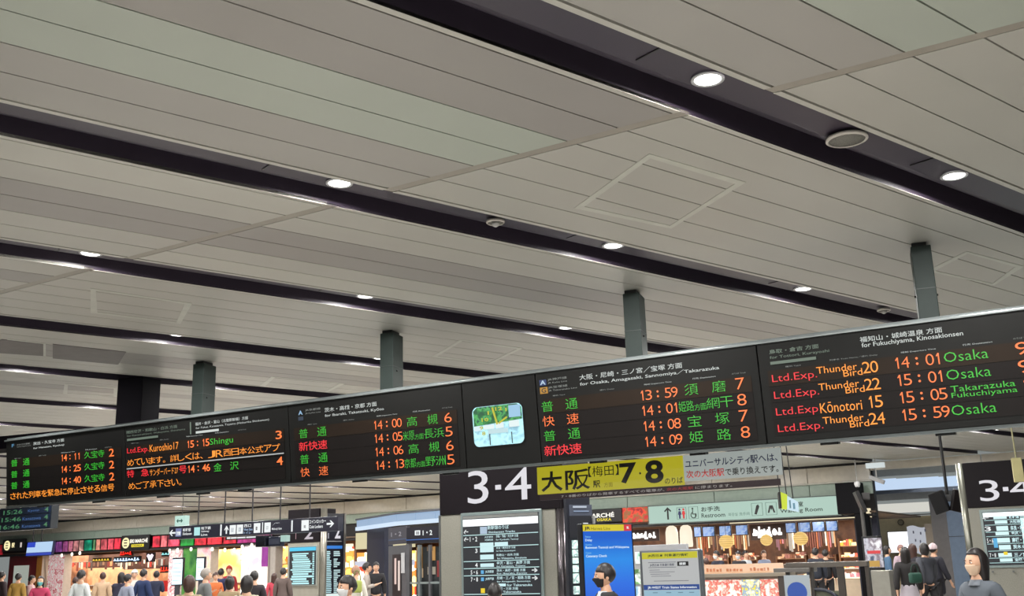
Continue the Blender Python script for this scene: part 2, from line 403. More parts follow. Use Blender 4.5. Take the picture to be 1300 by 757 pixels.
led(1, 'サンダーバード27', -12.30, -11.72, 2.990, .1, ORANGE2, None, .008); led(1, '号', -11.70, -11.55, 2.988, .105, RED, None, .016)
led(1, '14', -11.54, -11.39, 2.985, .1, ORANGE, 1, .02); led(1, ':', -11.37, -11.27, 2.985, .1, ORANGE, 1, .02); led(1, '46', -11.24, -11.09, 2.985, .1, ORANGE, 1, .02)
led(1, '金', -11.02, -10.87, 2.97, .11, GREEN, None, .006); led(1, '沢', -10.71, -10.55, 2.97, .11, GREEN, None, .006); led(1, '4', -9.86, -9.75, 2.975, .11, ORANGE, None, .02)
led(1, 'めご了承下さい。', -12.75, -11.56, 2.824, .095, ORANGE2, .93, .008)
lab(1, '関西空港・和歌山・白浜 方面', -12.78, -11.72, 3.634, 3.68, LABG, .01); lab(1, 'for Kansai-airport, Wakayama, Shirahama', -12.77, -11.56, 3.583, 3.617, LABG)
MB().box(-12.77, -12.12, -.006, .0, bz(3.530), bz(3.562)).build('label_bar', LABG, panels[1])
lab(1, '福井・金沢・富山（北陸新幹線）方面', -11.36, -10.35, 3.630, 3.676, LABW, .006); lab(1, 'for Fukui, Kanazawa, Toyama (Hokuriku Shinkansen)', -11.35, -9.97, 3.575, 3.61, LABW)
MB().box(-11.35, -10.91, -.006, .0, bz(3.520), bz(3.552)).build('label_bar', LABW, panels[1])
MB().box(-11.465, -11.445, -.006, .0, bz(3.522), bz(3.692)).build('label_divider', LABG, panels[1])
# panel 3
def kanji2(i, a, b, u0, u1, r, m, dz=0, bold=.004):
    led(i, a, u0, u0 + .152, rowz(r, dz), .117, m, None, bold); led(i, b, u1 - .152, u1, rowz(r, dz), .117, m, None, bold)
def hhmm(i, t, u0, r, dz=0, cw=.15):
    led(i, t[:2], u0, u0 + cw, rowz(r, dz) + .008, .107, ORANGE, 1, .002); led(i, ':', u0 + cw + .02, u0 + cw + .12, rowz(r, dz) + .008, .107, ORANGE, 1, .03)
    led(i, t[3:], u0 + .30, u0 + .30 + cw, rowz(r, dz) + .008, .107, ORANGE, 1, .002)
for i, x0, rows in ((2, -9.45, [('普', '通', GREEN, '14:00'), ('新快速', None, RED, '14:05'), ('普', '通', GREEN, '14:06'), ('快', '速', ORANGE, '14:13')]),
                    (4, -5.785, [('普', '通', GREEN, '13:59'), ('快', '速', ORANGE, '14:01'), ('普', '通', GREEN, '14:08'), ('新快速', None, RED, '14:09')])):
    for r, (a, b, m, t) in enumerate(rows):
        if b: kanji2(i, a, b, x0, x0 + .465, r, m)
        else: led(i, a, x0 - .01, x0 + .475, rowz(r), .115, m, .97, .014)
        hhmm(i, t, x0 + 1.225, r)
kanji2(2, '高', '槻', -7.695, -7.235, 0, GREEN, 0, .002); kanji2(2, '高', '槻', -7.695, -7.235, 2, GREEN, 0, .002)
for r, a, b in ((1, '米原', '長浜'), (3, '京都', '野洲')):
    led(2, a, -7.77, -7.59, rowz(r), .112, GREEN, .95, .002); led(2, '方面', -7.59, -7.455, rowz(r), .065, GREEN, .95, .002); led(2, b, -7.45, -7.15, rowz(r), .112, GREEN, .95, .002)
for r, c in enumerate('6565'): led(2, c, -7.135, -7.03, rowz(r), .115, ORANGE, None, .002)
lab(2, 'A', -9.45, -9.375, 3.603, 3.66, E(150, 190, 225, .9), .03); MB().box(-9.455, -9.37, -.003, 0, bz(3.53), bz(3.58)).build('line_badge', E(30, 60, 90, .5), panels[2])
lab(2, 'JR京都線', -9.33, -9.07, 3.638, 3.67, LABT); lab(2, 'JR Kyōto Line', -9.33, -9.07, 3.60, 3.622, LABT)
lab(2, '茨木・高槻・京都 方面', -9.00, -8.15, 3.598, 3.655, LABW, .006); lab(2, 'for Ibaraki, Takatsuki, Kyōto', -9.00, -8.04, 3.527, 3.572, LABW, .008)
# panel 5 of the row: Osaka, Sannomiya
kanji2(4, '須', '磨', -4.03, -3.57, 0, GREEN, .01, .002); kanji2(4, '宝', '塚', -4.03, -3.57, 2, GREEN, .01, .002); kanji2(4, '姫', '路', -4.03, -3.57, 3, GREEN, .01, .002)
led(4, '姫路', -4.115, -3.94, rowz(1) + .008, .112, GREEN, .95, .002); led(4, '方面', -3.94, -3.80, rowz(1) + .008, .068, GREEN, .95, .002); led(4, '網干', -3.80, -3.50, rowz(1) + .012, .112, GREEN, .95, .002)
for r, c in enumerate('7878'): led(4, c, -3.462, -3.365, rowz(r) + .014, .118, ORANGE, None, .002)
MB().box(-5.79, -5.70, -.003, 0, bz(3.60), bz(3.665)).build('line_badge', E(20, 60, 130, .6), panels[4]); lab(4, 'A', -5.78, -5.71, 3.607, 3.658, E(190, 215, 235, .9), .02)
MB().box(-5.79, -5.69, -.003, 0, bz(3.505), bz(3.578)).build('line_badge', E(196, 140, 20, .8), panels[4]); lab(4, 'G', -5.77, -5.71, 3.515, 3.568, E(60, 40, 10, .3), .02)
lab(4, 'JR神戸線', -5.68, -5.43, 3.64, 3.672, LABT); lab(4, 'JR Kobe Line', -5.68, -5.43, 3.606, 3.628, LABT)
lab(4, 'JR宝塚線', -5.68, -5.43, 3.55, 3.582, LABT); lab(4, 'JR Takarazuka Line', -5.68, -5.31, 3.517, 3.54, LABT)
lab(4, '大阪・尼崎・三ノ宮／宝塚 方面', -5.27, -4.03, 3.606, 3.667, LABW, .006); lab(4, 'for Osaka, Amagasaki, Sannomiya／Takarazuka', -5.27, -3.62, 3.535, 3.588, LABW, .01)
# rightmost panel
DZ = .03
for r, z in enumerate((3.322, 3.150, 2.980, 2.812)):
    led(5, 'Ltd.Exp.', -3.07, -2.61, z, .098, RED, None, .006)
for r, num in ((0, '20'), (1, '22'), (3, '24')):
    z = rowz(r, DZ); led(5, 'Thunder', -2.61, -2.21, z + .052, .068, ORANGE2, None, .01); led(5, 'Bird', -2.35, -2.165, z - .004, .066, ORANGE2, None, .01)
    led(5, num, -2.16, -2.01, z + .006, .112, ORANGE2, 1, .008)
led(5, 'Kōnotori', -2.62, -2.21, 2.985, .105, ORANGE2, None, .01); led(5, '15', -2.16, -2.01, rowz(2, DZ) - .0, .115, ORANGE2, 1, .008)
for r, t in enumerate(('14:01', '15:01', '15:05', '15:59')): hhmm(5, t, -1.865, r, DZ + .008)
for r in (0, 1, 3): led(5, 'Osaka', -1.40, -1.01, rowz(r, DZ) + .024, .095, GREEN, None, .004)
led(5, 'Takarazuka', -1.38, -.82, 3.068, .056, GREEN, None, .01); led(5, 'Fukuchiyama', -1.38, -.81, 2.998, .062, GREEN, None, .01)
for r, c in ((0, '9'), (1, '9'), (2, '11'), (3, '11')): led(5, c, -.775, -.665 if c == '9' else -.60, rowz(r, DZ) + .02, .115, ORANGE, 1 if c != '9' else None, .005)
lab(5, '鳥取・倉吉 方面', -3.07, -2.56, 3.635, 3.680, LABG, .014); lab(5, 'for Tottori, Kurayoshi', -3.07, -2.46, 3.577, 3.614, LABG, .008)
MB().box(-3.07, -2.60, -.006, 0, bz(3.526), bz(3.556)).build('label_bar', LABG, panels[5])
lab(5, '福知山・城崎温泉 方面', -2.15, -1.38, 3.640, 3.694, LABW, .006); lab(5, 'for Fukuchiyama, Kinosakionsen', -2.14, -1.20, 3.575, 3.632, LABW, .008)
for i, x0, d in ((0, -15.4, .0), (1, -12.68, .02), (2, -9.30, 0), (4, -5.63, .003), (5, -2.92, .02)):
    z = 3.456 + d * 1.2
    lab(i, '種別 Type', x0, x0 + .16, z, z + .016, LABT)
    if i != 5: lab(i, '遅れ Delay', x0 + .6, x0 + .78, z, z + .018, LABT)
    else: lab(i, '列車名 Train Name／遅れ Delay', -2.47, -2.0, z + .012, z + .03, LABT)
    lab(i, '時刻 Departure Time', x0 + 1.14, x0 + 1.46, z + .004, z + .022, LABW)
    lab(i, '行先 Destination', x0 + 1.70, x0 + 1.96, z + .008, z + .026, LABW)
    lab(i, 'のりば Track', x0 + 2.14, x0 + 2.29, z + .012, z + .028, LABT)
# clock screen in the short panel
cp = panels[3]
def rrect(x0, x1, z0, z1, r, n=6):
    pts = []
    for cx_, cz_, a0 in ((x1 - r, z0 + r, -90), (x1 - r, z1 - r, 0), (x0 + r, z1 - r, 90), (x0 + r, z0 + r, 180)):
        for i in range(n + 1): a = R(a0 + 90 * i / n); pts.append((cx_ + r * cos(a), cz_ + r * sin(a)))
    return pts
sx0, sx1, sz0, sz1 = -6.73, -6.045, bz(2.968), bz(3.436)
MB().prism(rrect(sx0 - .012, sx1 + .012, sz0 - .012, sz1 + .012, .08), -.004, .0).build('screen_bezel', BLACK, cp)
MB().prism(rrect(sx0, sx1, sz0, sz1, .07), -.010, -.003).build('screen', Epat('screen_floor_view', [(120, 165, 178), (150, 195, 205), (110, 150, 168)], 9, .7), cp)
def SX(f): return sx0 + (sx1 - sx0) * f
def SZ(f): return sz0 + (sz1 - sz0) * f
MB().prism([(SX(.02), SZ(.52)), (SX(.99), SZ(.60)), (SX(.99), SZ(.9)), (SX(.9), SZ(.99)), (SX(.1), SZ(.99)), (SX(.02), SZ(.9))], -.013, -.0095).build('screen_image', Epat('screen_garden', [(20, 62, 40), (28, 84, 44), (60, 130, 70), (16, 50, 50)], 14, .8), cp)
for a in ((.74, .97, .66, .96, (150, 195, 225)), (.02, .17, .40, .52, (215, 235, 240)), (.22, .43, .42, .53, (225, 240, 240)), (.46, .62, .42, .56, (225, 240, 240)), (.73, .93, .42, .58, (225, 240, 240)), (.30, .70, .30, .41, (190, 220, 225))):
    MB().box(SX(a[0]), SX(a[1]), -.016, -.012, SZ(a[2]), SZ(a[3])).build('screen_image', E(*a[4], 1.0), cp)
for x in (.32, .76): MB().box(SX(x), SX(x + .015), -.016, -.012, SZ(.02), SZ(.3)).build('screen_image', E(20, 50, 60, .5), cp)
YEL = E(190, 185, 30, 1.0)
def hand(x0, z0, x1, z1, wd):
    a = Vector((SX(x0), 0, SZ(z0))); b = Vector((SX(x1), 0, SZ(z1))); d = (b - a).normalized(); q = Vector((-d.z, 0, d.x)) * wd
    MB().prism([((a + q).x, (a + q).z), ((b + q).x, (b + q).z), ((b - q).x, (b - q).z), ((a - q).x, (a - q).z)], -.021, -.017).build('clock_hand', YEL, cp)
hand(.50, .52, .42, .95, .012); hand(.53, .54, .70, .68, .010)
for c, x, z in (('12', .48, .86), ('11', .32, .78), ('1', .66, .82), ('10', .19, .62), ('9', .14, .42), ('8', .18, .28)):
    text('clock_number', c, SX(x), SX(x + .07 * len(c)), SZ(z), SZ(z + .09), -.020, YEL, cp, .02)

# posts that carry the board, each with its own flange and mounting beam
PG = mat('post_paint', srgb(50, 59, 56), .55, 0, var=.05, spec=.25)
labs = ['grey-green square post at the far right, behind the limited express board', 'grey-green square post above the Osaka and Takarazuka panel', 'grey-green square post above the Kyoto panel', 'grey-green square post above the Kanazawa panel']
for (u, lb) in zip((-1.61, -4.93, -8.58, -12.17), labs):
    t = thing('support_post', lb, 'post', J(u, 11.5, ZT + .02, BA), -R(BA - 11), 'square posts holding the departure board')
    MB().box(-.10, .10, -.16, .16, .03, H - ZT - .07, .008).build('post_tube', PG, t)
    MB().box(-.085, .06, -.12, .12, H - ZT - .07, H - ZT - .025).build('post_head', BLACK, t)
    MB().box(-.103, .103, -.163, .163, (H - ZT) * .48, (H - ZT) * .48 + .006).build('joint_line', M(60, 66, 64, .5), t)
    for sx in (-.105, .105): MB().cyl((sx - .012, -.05, .44), (sx + .012, -.05, .44), .012, seg=8).build('bolt', BLACK, t)
    MB().box(-.9, .75, -.20, .18, -.03, .03, .004).build('mounting_beam', M(74, 80, 80, .4, .3), t)
t = thing('black_column', 'broad black column rising behind the left end of the departure board', 'column', J(-14.1, 11.9, 0, BA), -R(BA - 8))
MB().box(-.26, .26, -.22, .22, ZT - .1, H - .0, .01).build('shaft', mat('column_black', srgb(12, 10, 14), .8, 0, spec=.04), t)
MB().box(.26, .62, -.5, -.1, ZT + .02, ZT + .12).build('cable_box', BLACK, t)
MB().box(-3.2, .26, -.3, .2, ZT + .02, ZT + .24, .01).build('side_beam', mat('column_black', (0, 0, 0)), t)

# ---------------------------------------------------------------- hanging notices below the board
YN = 10.95
(u0, za), (u1, zb) = W(682.5, 628, YN), W(868.5, 592, YN)
u1b, zc = W(868.5, 616, YN)
zbot = (za + zc) / 2; ztop = ZB - .01
yn = thing('yellow_notice', 'yellow hanging notice with black 大阪 and 7・8 under the departure board', 'sign', J(u0, YN, zbot), -R(JA))
w_ = u1b - u0; h_ = ztop - zbot
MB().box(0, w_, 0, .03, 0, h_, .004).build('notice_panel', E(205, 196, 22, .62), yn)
INK = M(22, 20, 20, .5)
def yt(b, x0, x1, z0, z1, m=INK, bold=.02): text('lettering', b, x0 * w_, x1 * w_, z0 * h_, z1 * h_, -.003, m, yn, bold)
yt('大', .03, .185, .08, .82, INK, .025); yt('阪', .205, .38, .08, .82, INK, .018); yt('【梅田】', .37, .58, .50, .88, INK, .0); yt('駅', .40, .45, .10, .36, INK, .02)
yt('方面', .475, .535, .10, .27, M(110, 104, 30), .0); yt('7', .585, .70, .18, .90, INK, .03); yt('・', .70, .745, .3, .7, INK, .05); yt('8', .755, .875, .12, .92, INK, .03); yt('のりば', .88, .995, .06, .28, INK, .01)
(u0, za), (u1, zb) = W(867.5, 606.5, YN), W(990.5, 574, YN); _, zc = W(989.5, 603, YN)
wn = thing('white_notice', 'white hanging notice about changing trains, right of the yellow notice', 'sign', J(u0, YN, zc), -R(JA))
w2 = u1 - u0; h2 = ztop - zc
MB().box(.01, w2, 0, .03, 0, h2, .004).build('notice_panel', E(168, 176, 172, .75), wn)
NAVY = M(30, 34, 84, .5); REDI = M(196, 30, 34, .5)
def wt(b, x0, x1, z0, z1, m): text('lettering', b, x0 * w2, x1 * w2, z0 * h2, z1 * h2, -.003, m, wn, .014)
wt('ユニバーサルシティ', .03, .70, .50, .80, NAVY); wt('駅へは、', .70, .97, .50, .80, NAVY)
wt('次の大阪駅', .035, .43, .10, .40, REDI); wt('で乗り換えです。', .44, .97, .10, .38, INK)
(u0, za), (u1, zb) = W(713, 634, YN), W(990, 610, YN)
st = thing('dark_notice_strip', 'dark strip with one line of white lettering beneath the yellow notice', 'sign', J(u0, YN, za - .0), -R(JA))
w3 = u1 - u0; h3 = zbot - za - .003
MB().box(-.3, w3, 0, .03, 0, h3, .002).build('strip_panel', M(38, 22, 26, .4), st)
text('lettering', '7・8番のりばから発車するすべての電車が、', 0, w3 * .50, .015, h3 - .02, -.003, E(190, 185, 180, .6), st, .006)
text('lettering', '次の大阪駅', w3 * .51, w3 * .63, .015, h3 - .02, -.003, E(180, 30, 40, .6), st, .01)
text('lettering', 'に停まります。', w3 * .64, w3 * .80, .015, h3 - .02, -.003, E(190, 185, 180, .6), st, .006)
# ================================================================== BACKGROUND
class Seg:
    """an upright plane from P to Q; local x runs along it, local -y looks at the viewer's side"""
    def __init__(s, P, Q):
        s.P = Vector((P[0], P[1], 0)); s.Q = Vector((Q[0], Q[1], 0)); d = s.Q - s.P; s.L = d.length; s.d = d.normalized()
        s.n = Vector((-s.d.y, s.d.x, 0)); s.rz = math.atan2(s.d.y, s.d.x)
    def loc(s, px, py):
        r = ray(px, py); t = s.P.dot(s.n) / r.dot(s.n); p = r * t
        return (p - s.P).dot(s.d), p.z + EYE
    def thing(s, name, label, cat, x=0, z=0, group=None):
        p = s.P + s.d * x; t = thing(name, label, cat, (p.x, p.y, z), s.rz, group); t['_'] = 0; del t['_']; return t
    def rect(s, name, x0, y0, x1, y1, m, parent, y=0, th=.03, origin=(0, 0), bev=0):
        (a, za) = s.loc(x0, y0); (b, zb) = s.loc(x1, y1)
        return MB().box(a - origin[0], b - origin[0], y, y + th, za - origin[1], zb - origin[1], bev).build(name, m, parent)
    def txt(s, body, x0, y0, x1, y1, m, parent, y=-.01, origin=(0, 0), bold=.01, name='lettering'):
        (a, za) = s.loc(x0, y0); (b, zb) = s.loc(x1, y1)
        return text(name, body, a - origin[0], b - origin[0], za - origin[1], zb - origin[1], y, m, parent, bold)
def xy(p): return (p.x, p.y)
def ground(px, D):                # point on the floor plan at forward distance D on the line of sight
    r = ray(px, 735); return (r.x / r.y * D, D)
def simple(name, label, cat, seg, px0, py0, px1, py1, group=None):
    """a thing whose lower left corner is at the first pixel; returns (thing, origin)"""
    o = seg.loc(px0, py0); return seg.thing(name, label, cat, o[0], o[1], group), o

F = Seg(xy(J(-62, WN)), xy(J(8, WN)))
BEI = M(196, 188, 174, .3, .0); BAND = M(150, 166, 154, .45)
wall = bpy.data.objects.new('wall_back', None); COL.objects.link(wall); wall['kind'] = 'structure'; wall.location = F.P; wall.rotation_euler.z = F.rz
LU = 62 - 9.1
x = 0.0
while x < LU - .2:
    x1 = min(x + 3.62, LU)
    MB().box(x + .012, x1 - .012, 0, .1, 4.17, 4.70, .006).build('bulkhead_panel', BEI, wall)
    MB().box(x + .012, x1 - .012, .12, .2, 3.70, 4.115, .0).build('lower_band_panel', BAND, wall)
    x = x1
MB().box(0, LU, .05, .3, 4.70, H + .2).build('shadow_gap', BLACK, wall)
MB().box(0, LU, -.01, .14, 4.12, 4.165).build('ledge', M(190, 186, 176, .4), wall)
MB().box(0, LU, .25, .5, 3.0, 4.75).build('backing', M(24, 22, 24, .6), wall)
MB().box(0, LU, -.02, .3, 2.93, 3.02).build('fascia_sill', M(30, 24, 26, .5), wall)
MB().box(0, LU, .1, 7.5, 3.05, 3.12).build('shop_ceiling', M(120, 100, 84, .7), wall)
x = LU
while x < 72:
    MB().box(x + .012, x + 3.6, 0, .12, 4.48, H - .02, .006).build('bulkhead_panel', BEI, wall); x += 3.62
# backs of the shops
wb = MB().box(0, 46.5, 6.4, 6.5, 0, 3.1).build('shop_back_wall', M(120, 72, 46, .7), wall)
MB().box(27.5, 29.2, .6, 6.4, 0, 3.1).build('shop_partition', M(120, 84, 60, .7), wall)

# coloured fascia panels, each its own backlit board
fas = [(0, 4, (176, 30, 44)), (66, 71, (70, 30, 90)), (71, 79, (120, 60, 130)), (79.5, 86, (130, 62, 110)), (86.5, 92.5, (160, 90, 110)), (93, 99.5, (168, 110, 112)), (100, 106, (170, 130, 122)),
       (106.5, 117, (14, 120, 92)), (117.5, 121, (90, 140, 96)), (121.5, 127, (170, 110, 96)), (127.5, 136, (160, 66, 74)), (136.5, 144, (178, 60, 74)), (144.5, 153, (186, 34, 52)),
       (193, 203, (170, 24, 44)), (203.5, 212, (180, 84, 90)), (212.5, 228, (196, 60, 84)), (228.5, 246, (20, 120, 40)), (246.5, 262, (170, 22, 36)), (262.5, 282, (190, 30, 44)), (282.5, 300, (176, 20, 40)), (300.5, 325, (130, 24, 90)), (325.5, 345, (110, 20, 80))]
def ftop(px): return 737 - (737 - 684.5) * 1 if False else None
for i, (a, b, c) in enumerate(fas):
    ua, _ = F.loc(a, 690); ub, _ = F.loc(b, 690)
    m = Epat('fascia_print_%d' % i, [c, tuple(int(min(255, v * 1.25 + 12)) for v in c), c, tuple(int(v * .75) for v in c)], 1.6, .38)
    MB().box(ua + .05, ub - .05, 0, .05, 3.06, 3.62, .006).build('fascia_panel', m, wall)
# round-logo shop signs
def logo_sign(seg, x0, y0, x1, y1, label):
    t, o = simple('shop_sign', label, 'sign', seg, x0, y0, x1, y1)
    (b, zb) = seg.loc(x1, y1); w_ = b - o[0]; h_ = zb - o[1]
    MB().box(0, w_, -.08, .02, 0, h_, .01).build('sign_box', M(16, 14, 15, .4), t); return t, w_, h_
t, w_, h_ = logo_sign(F, 155, 699.5, 191.5, 678.5, 'black shop sign with cream logo, white lettering and yellow strip, left of the arrow sign')
cream = E(250, 236, 180, 1.1)
def logo(t, cx_, cz_, r):
    MB().prism([(cx_ + r * cos(2 * pi * i / 20), cz_ + r * sin(2 * pi * i / 20)) for i in range(20)], -.11, -.082).build('round_logo', cream, t)
    for dz in (-.5, 0, .5): MB().box(cx_ - r * .4, cx_ + r * .45, -.125, -.111, cz_ + dz * r - r * .1, cz_ + dz * r + r * .1).build('logo_mark', INK, t)
logo(t, w_ * .17, h_ * .5, h_ * .36)
text('lettering', 'EKI MARCHÉ', w_ * .32, w_ * .95, h_ * .48, h_ * .78, -.09, E(255, 250, 235, 1.3), t, .03)
MB().box(w_ * .38, w_ * .82, -.10, -.082, h_ * .2, h_ * .38, .01).build('yellow_strip', E(240, 220, 30, 1.0), t); text('lettering', 'OSAKA', w_ * .42, w_ * .78, h_ * .23, h_ * .35, -.105, INK, t, .02)
t, w_, h_ = logo_sign(F, 4, 701, 34, 684, 'black shop sign with round cream logo at the far left edge')
logo(t, w_ * .22, h_ * .5, h_ * .4); text('lettering', '駅', w_ * .42, w_ * .55, h_ * .3, h_ * .7, -.09, cream, t, .03); MB().box(w_ * .8, w_ * .86, -.1, -.08, h_ * .3, h_ * .7).build('lit_mark', E(220, 210, 200, .8), t)
t, w_, h_ = logo_sign(F, 700, 667, 790, 645.5, 'black sign reading MARCHÉ in white beside the centre pier')
text('lettering', 'MARCHÉ', w_ * .52, w_ * .90, h_ * .38, h_ * .78, -.09, E(250, 246, 235, 1.1), t, .03); text('lettering', 'OSAKA', w_ * .66, w_ * .86, h_ * .1, h_ * .32, -.09, E(240, 220, 30, 1.0), t, .02)
t, o = simple('photo_panel', 'backlit red and brown food photo panel beside the restroom sign', 'poster', F, 791, 664, 823, 644)
F.rect('print', 791, 664, 823, 643.5, Epat('food_photo', [(120, 20, 20), (190, 50, 30), (110, 80, 40), (160, 30, 30)], 3.2, .75), t, -.02, .06, o)

# restroom sign
t, o = simple('restroom_sign', 'long pale green lit sign with arrow, restroom icons and Waiting Room lettering', 'sign', F, 825, 666, 1067.5, 628.5)
PALE = E(176, 208, 194, .86)
(b, zb) = F.loc(1067.5, 628.5); wR = b - o[0]; hR = .70
MB().box(0, wR, -.12, .02, -.02, hR, .01).build('light_box', M(90, 100, 96, .4), t); MB().box(.04, wR - .04, -.13, -.115, .02, hR - .04).build('lit_face', PALE, t)
GI = M(26, 44, 36, .5)
def rs(b, x0, x1, z0, z1, m=GI, bold=.012): text('lettering', b, x0, x1, z0, z1, -.14, m, t, bold)
sc = wR / 242.5
def ux(px): return (F.loc(px, 650)[0] - o[0])
MB().prism([(ux(848.5), .14), (ux(850.5), .14), (ux(850.5), .5), (ux(853), .42), (ux(854), .46), (ux(849.5), .60), (ux(845), .46), (ux(846), .42), (ux(848.5), .5)], -.142, -.13).build('arrow', INK, t)
def icon_box(x0, x1): 
    p = [(x0, .12), (x1, .12), (x1, .57), (x0, .57)]
    mb = MB()
    for a, c in (((x0, x1), (.12, .13)), ((x0, x1), (.56, .57)), ((x0, x0 + .012), (.12, .57)), ((x1 - .012, x1), (.12, .57))): mb.box(a[0], a[1], -.14, -.13, c[0], c[1])
    mb.build('icon_frame', M(60, 90, 80), t)
icon_box(ux(861), ux(873)); icon_box(ux(876), ux(888)); icon_box(ux(956), ux(970)); icon_box(ux(974), ux(988))
def pict(x, m, skirt=False):
    mb = MB(); mb.prism([(x + .04 * cos(2 * pi * i / 12), .49 + .04 * sin(2 * pi * i / 12)) for i in range(12)], -.145, -.13)
    mb.prism([(x - .07, .30), (x - .04, .43), (x + .04, .43), (x + .07, .30), (x + .035, .30), (x + .03, .15), (x - .03, .15), (x - .035, .30)], -.145, -.13); mb.build('figure_icon', m, t)
pict(ux(864.5), NAVY); pict(ux(869.5), REDI)
mb = MB(); xc = ux(882); mb.prism([(xc + .035 * cos(2 * pi * i / 12) - .03, .50 + .035 * sin(2 * pi * i / 12)) for i in range(12)], -.145, -.13)
for i in range(14):
    a, b_ = 2 * pi * i / 18 + 2.0, 2 * pi * (i + 1) / 18 + 2.0
    mb.prism([(xc + .12 * cos(a), .26 + .12 * sin(a)), (xc + .12 * cos(b_), .26 + .12 * sin(b_)), (xc + .09 * cos(b_), .26 + .09 * sin(b_)), (xc + .09 * cos(a), .26 + .09 * sin(a))], -.145, -.13)
mb.box(xc - .045, xc - .015, -.145, -.13, .28, .47); mb.box(xc - .03, xc + .08, -.145, -.13, .28, .31); mb.box(xc + .06, xc + .085, -.145, -.13, .15, .3)
mb.build('wheelchair_icon', GI, t)
rs('お手洗', ux(892), ux(916), .36, .54, GI, .02); rs('Restroom', ux(892), ux(922), .14, .30, GI, .012); rs('화장실 洗手间', ux(926), ux(953), .15, .27, M(90, 120, 108), .004)
xc = ux(963); MB().prism([(xc - .11, .18), (xc - .03, .16), (xc + .09, .44), (xc + .05, .52), (xc - .02, .48)], -.145, -.13).build('bottle_icon', INK, t)
xc = ux(981); MB().prism([(xc - .14, .2), (xc - .08, .2), (xc - .03, .36), (xc, .28), (xc + .03, .36), (xc + .08, .2), (xc + .14, .2), (xc + .06, .46), (xc - .06, .46)], -.145, -.13).build('rest_icon', INK, t)
rs('待合室', ux(1002), ux(1022), .36, .54, GI, .02); rs('Waiting Room', ux(992), ux(1046), .13, .31, GI, .014)

# ------------------------------------------------------------------ shop fronts
def backdrop(x0, x1, y, m, name='glowing_back_wall'):
    G = Seg(xy(J(-62, WN + y)), xy(J(8, WN + y))); a = G.loc(x0, 715)[0]; b = G.loc(x1, 715)[0]
    return MB().box(a, b, y, y + .05, .1, 2.9).build(name, m, wall)
WARM = [Epat('warm_shop_%d' % i, c, s, e, k) for i, (c, s, e, k) in enumerate([
    ([(176, 116, 80), (222, 176, 136), (196, 136, 100)], .9, .62, 'noise'),
    ([(226, 180, 110), (244, 214, 160), (220, 160, 90)], .7, .72, 'noise'),
    ([(120, 80, 60), (170, 120, 90), (140, 96, 74)], 1.0, .4, 'noise'),
    ([(210, 130, 50), (240, 190, 90), (250, 240, 210), (190, 60, 40)], 4.5, .8, 'cell')])]
for (x0, x1, m, z1) in ((70, 112, 2, 2.9), (112, 158, 0, 2.15), (158, 216, 0, 2.0), (260, 310, 1, 2.9), (340, 375, 3, 2.9)):
    G = Seg(xy(J(-62, WN + 3.2)), xy(J(8, WN + 3.2))); a = G.loc(x0, 715)[0]; b = G.loc(x1, 715)[0]
    MB().box(a, b, 3.2, 3.25, .1, z1).build('glowing_back_wall', WARM[m], wall)  # wall glows by itself, in place of warm shop light falling on it
    if z1 < 2.9: MB().box(a, b, 3.2, 3.25, z1, 2.9).build('dark_upper_wall', M(70, 40, 32, .6), wall)
FLORAL = Epat('floral_print', [(236, 226, 222), (220, 150, 160), (240, 232, 228), (190, 60, 80), (226, 200, 200)], 2.6, .28, detail=3)
def stall_rail(x0, x1, n, label, seed):
    G = Seg(xy(J(-62, n)), xy(J(8, n))); a = G.loc(x0, 712)[0]; b = G.loc(x1, 712)[0]; wd = b - a; rr = random.Random(seed)
    t = G.thing('stall_banner_rail', label, 'banner', a, 0); MB().cyl((0, 0, 2.5), (wd, 0, 2.5), .02, seg=8).build('rail', BLACK, t)
    for i in range(14):
        c = rr.choice([(220, 150, 110), (240, 225, 205), (200, 60, 50), (130, 60, 50), (250, 240, 225), (120, 90, 80)])
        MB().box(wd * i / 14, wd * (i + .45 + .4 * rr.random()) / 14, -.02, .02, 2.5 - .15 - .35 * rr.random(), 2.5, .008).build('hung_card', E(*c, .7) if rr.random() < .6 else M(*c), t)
stall_rail(80, 122, 40.6, 'rail of small cards above the leftmost food stall', 1); stall_rail(124, 170, 40.6, 'rail of small cards behind the script sign', 2); stall_rail(172, 210, 40.6, 'rail of small cards behind the bird-shaped sign', 3)
GREENP = Epat('green_print', [(24, 110, 44), (80, 140, 60), (18, 84, 40)], 1.0, .3)
def pillar(x0, x1, m, label, y=.2, dp=.5, ztop=3.0):
    a = F.loc(x0, 725)[0]; b = F.loc(x1, 725)[0]
    t = F.thing('printed_pillar', label, 'pillar', a, 0)
    MB().box(0, b - a, y, y + dp, 0, ztop, .01).build('shaft', M(190, 180, 172, .5), t)
    MB().box(.02, b - a - .02, y - .02, y, .05, ztop - .05).build('print', m, t); return t, b - a
pillar(3, 47, M(120, 14, 24, .5), 'dark red storefront pillar with a white panel at the far left', .4)
t, o = simple('menu_poster', 'pale printed panel on the dark red storefront', 'poster', F, 9, 745, 30, 718); F.rect('print', 9, 745, 30, 718, E(170, 176, 166, .8), t, .33, .03, o)
t, wp = pillar(40, 47, M(196, 130, 50, .5), 'narrow orange pillar beside the dark red storefront', .3)
pillar(57, 77, FLORAL, 'pillar covered in pink and white blossom print, near the left')
t, wp = pillar(212, 229, FLORAL, 'blossom-printed pillar behind the left tall touch screen', .1)
t, wp = pillar(229, 247, GREENP, 'green-printed pillar between the two tall touch screens', .15)
t, wp = pillar(247, 265, Epat('blossom_b', [(200, 190, 150), (220, 190, 190), (210, 120, 130)], 2.0, .5), 'pale blossom pillar behind the right tall touch screen', .12)
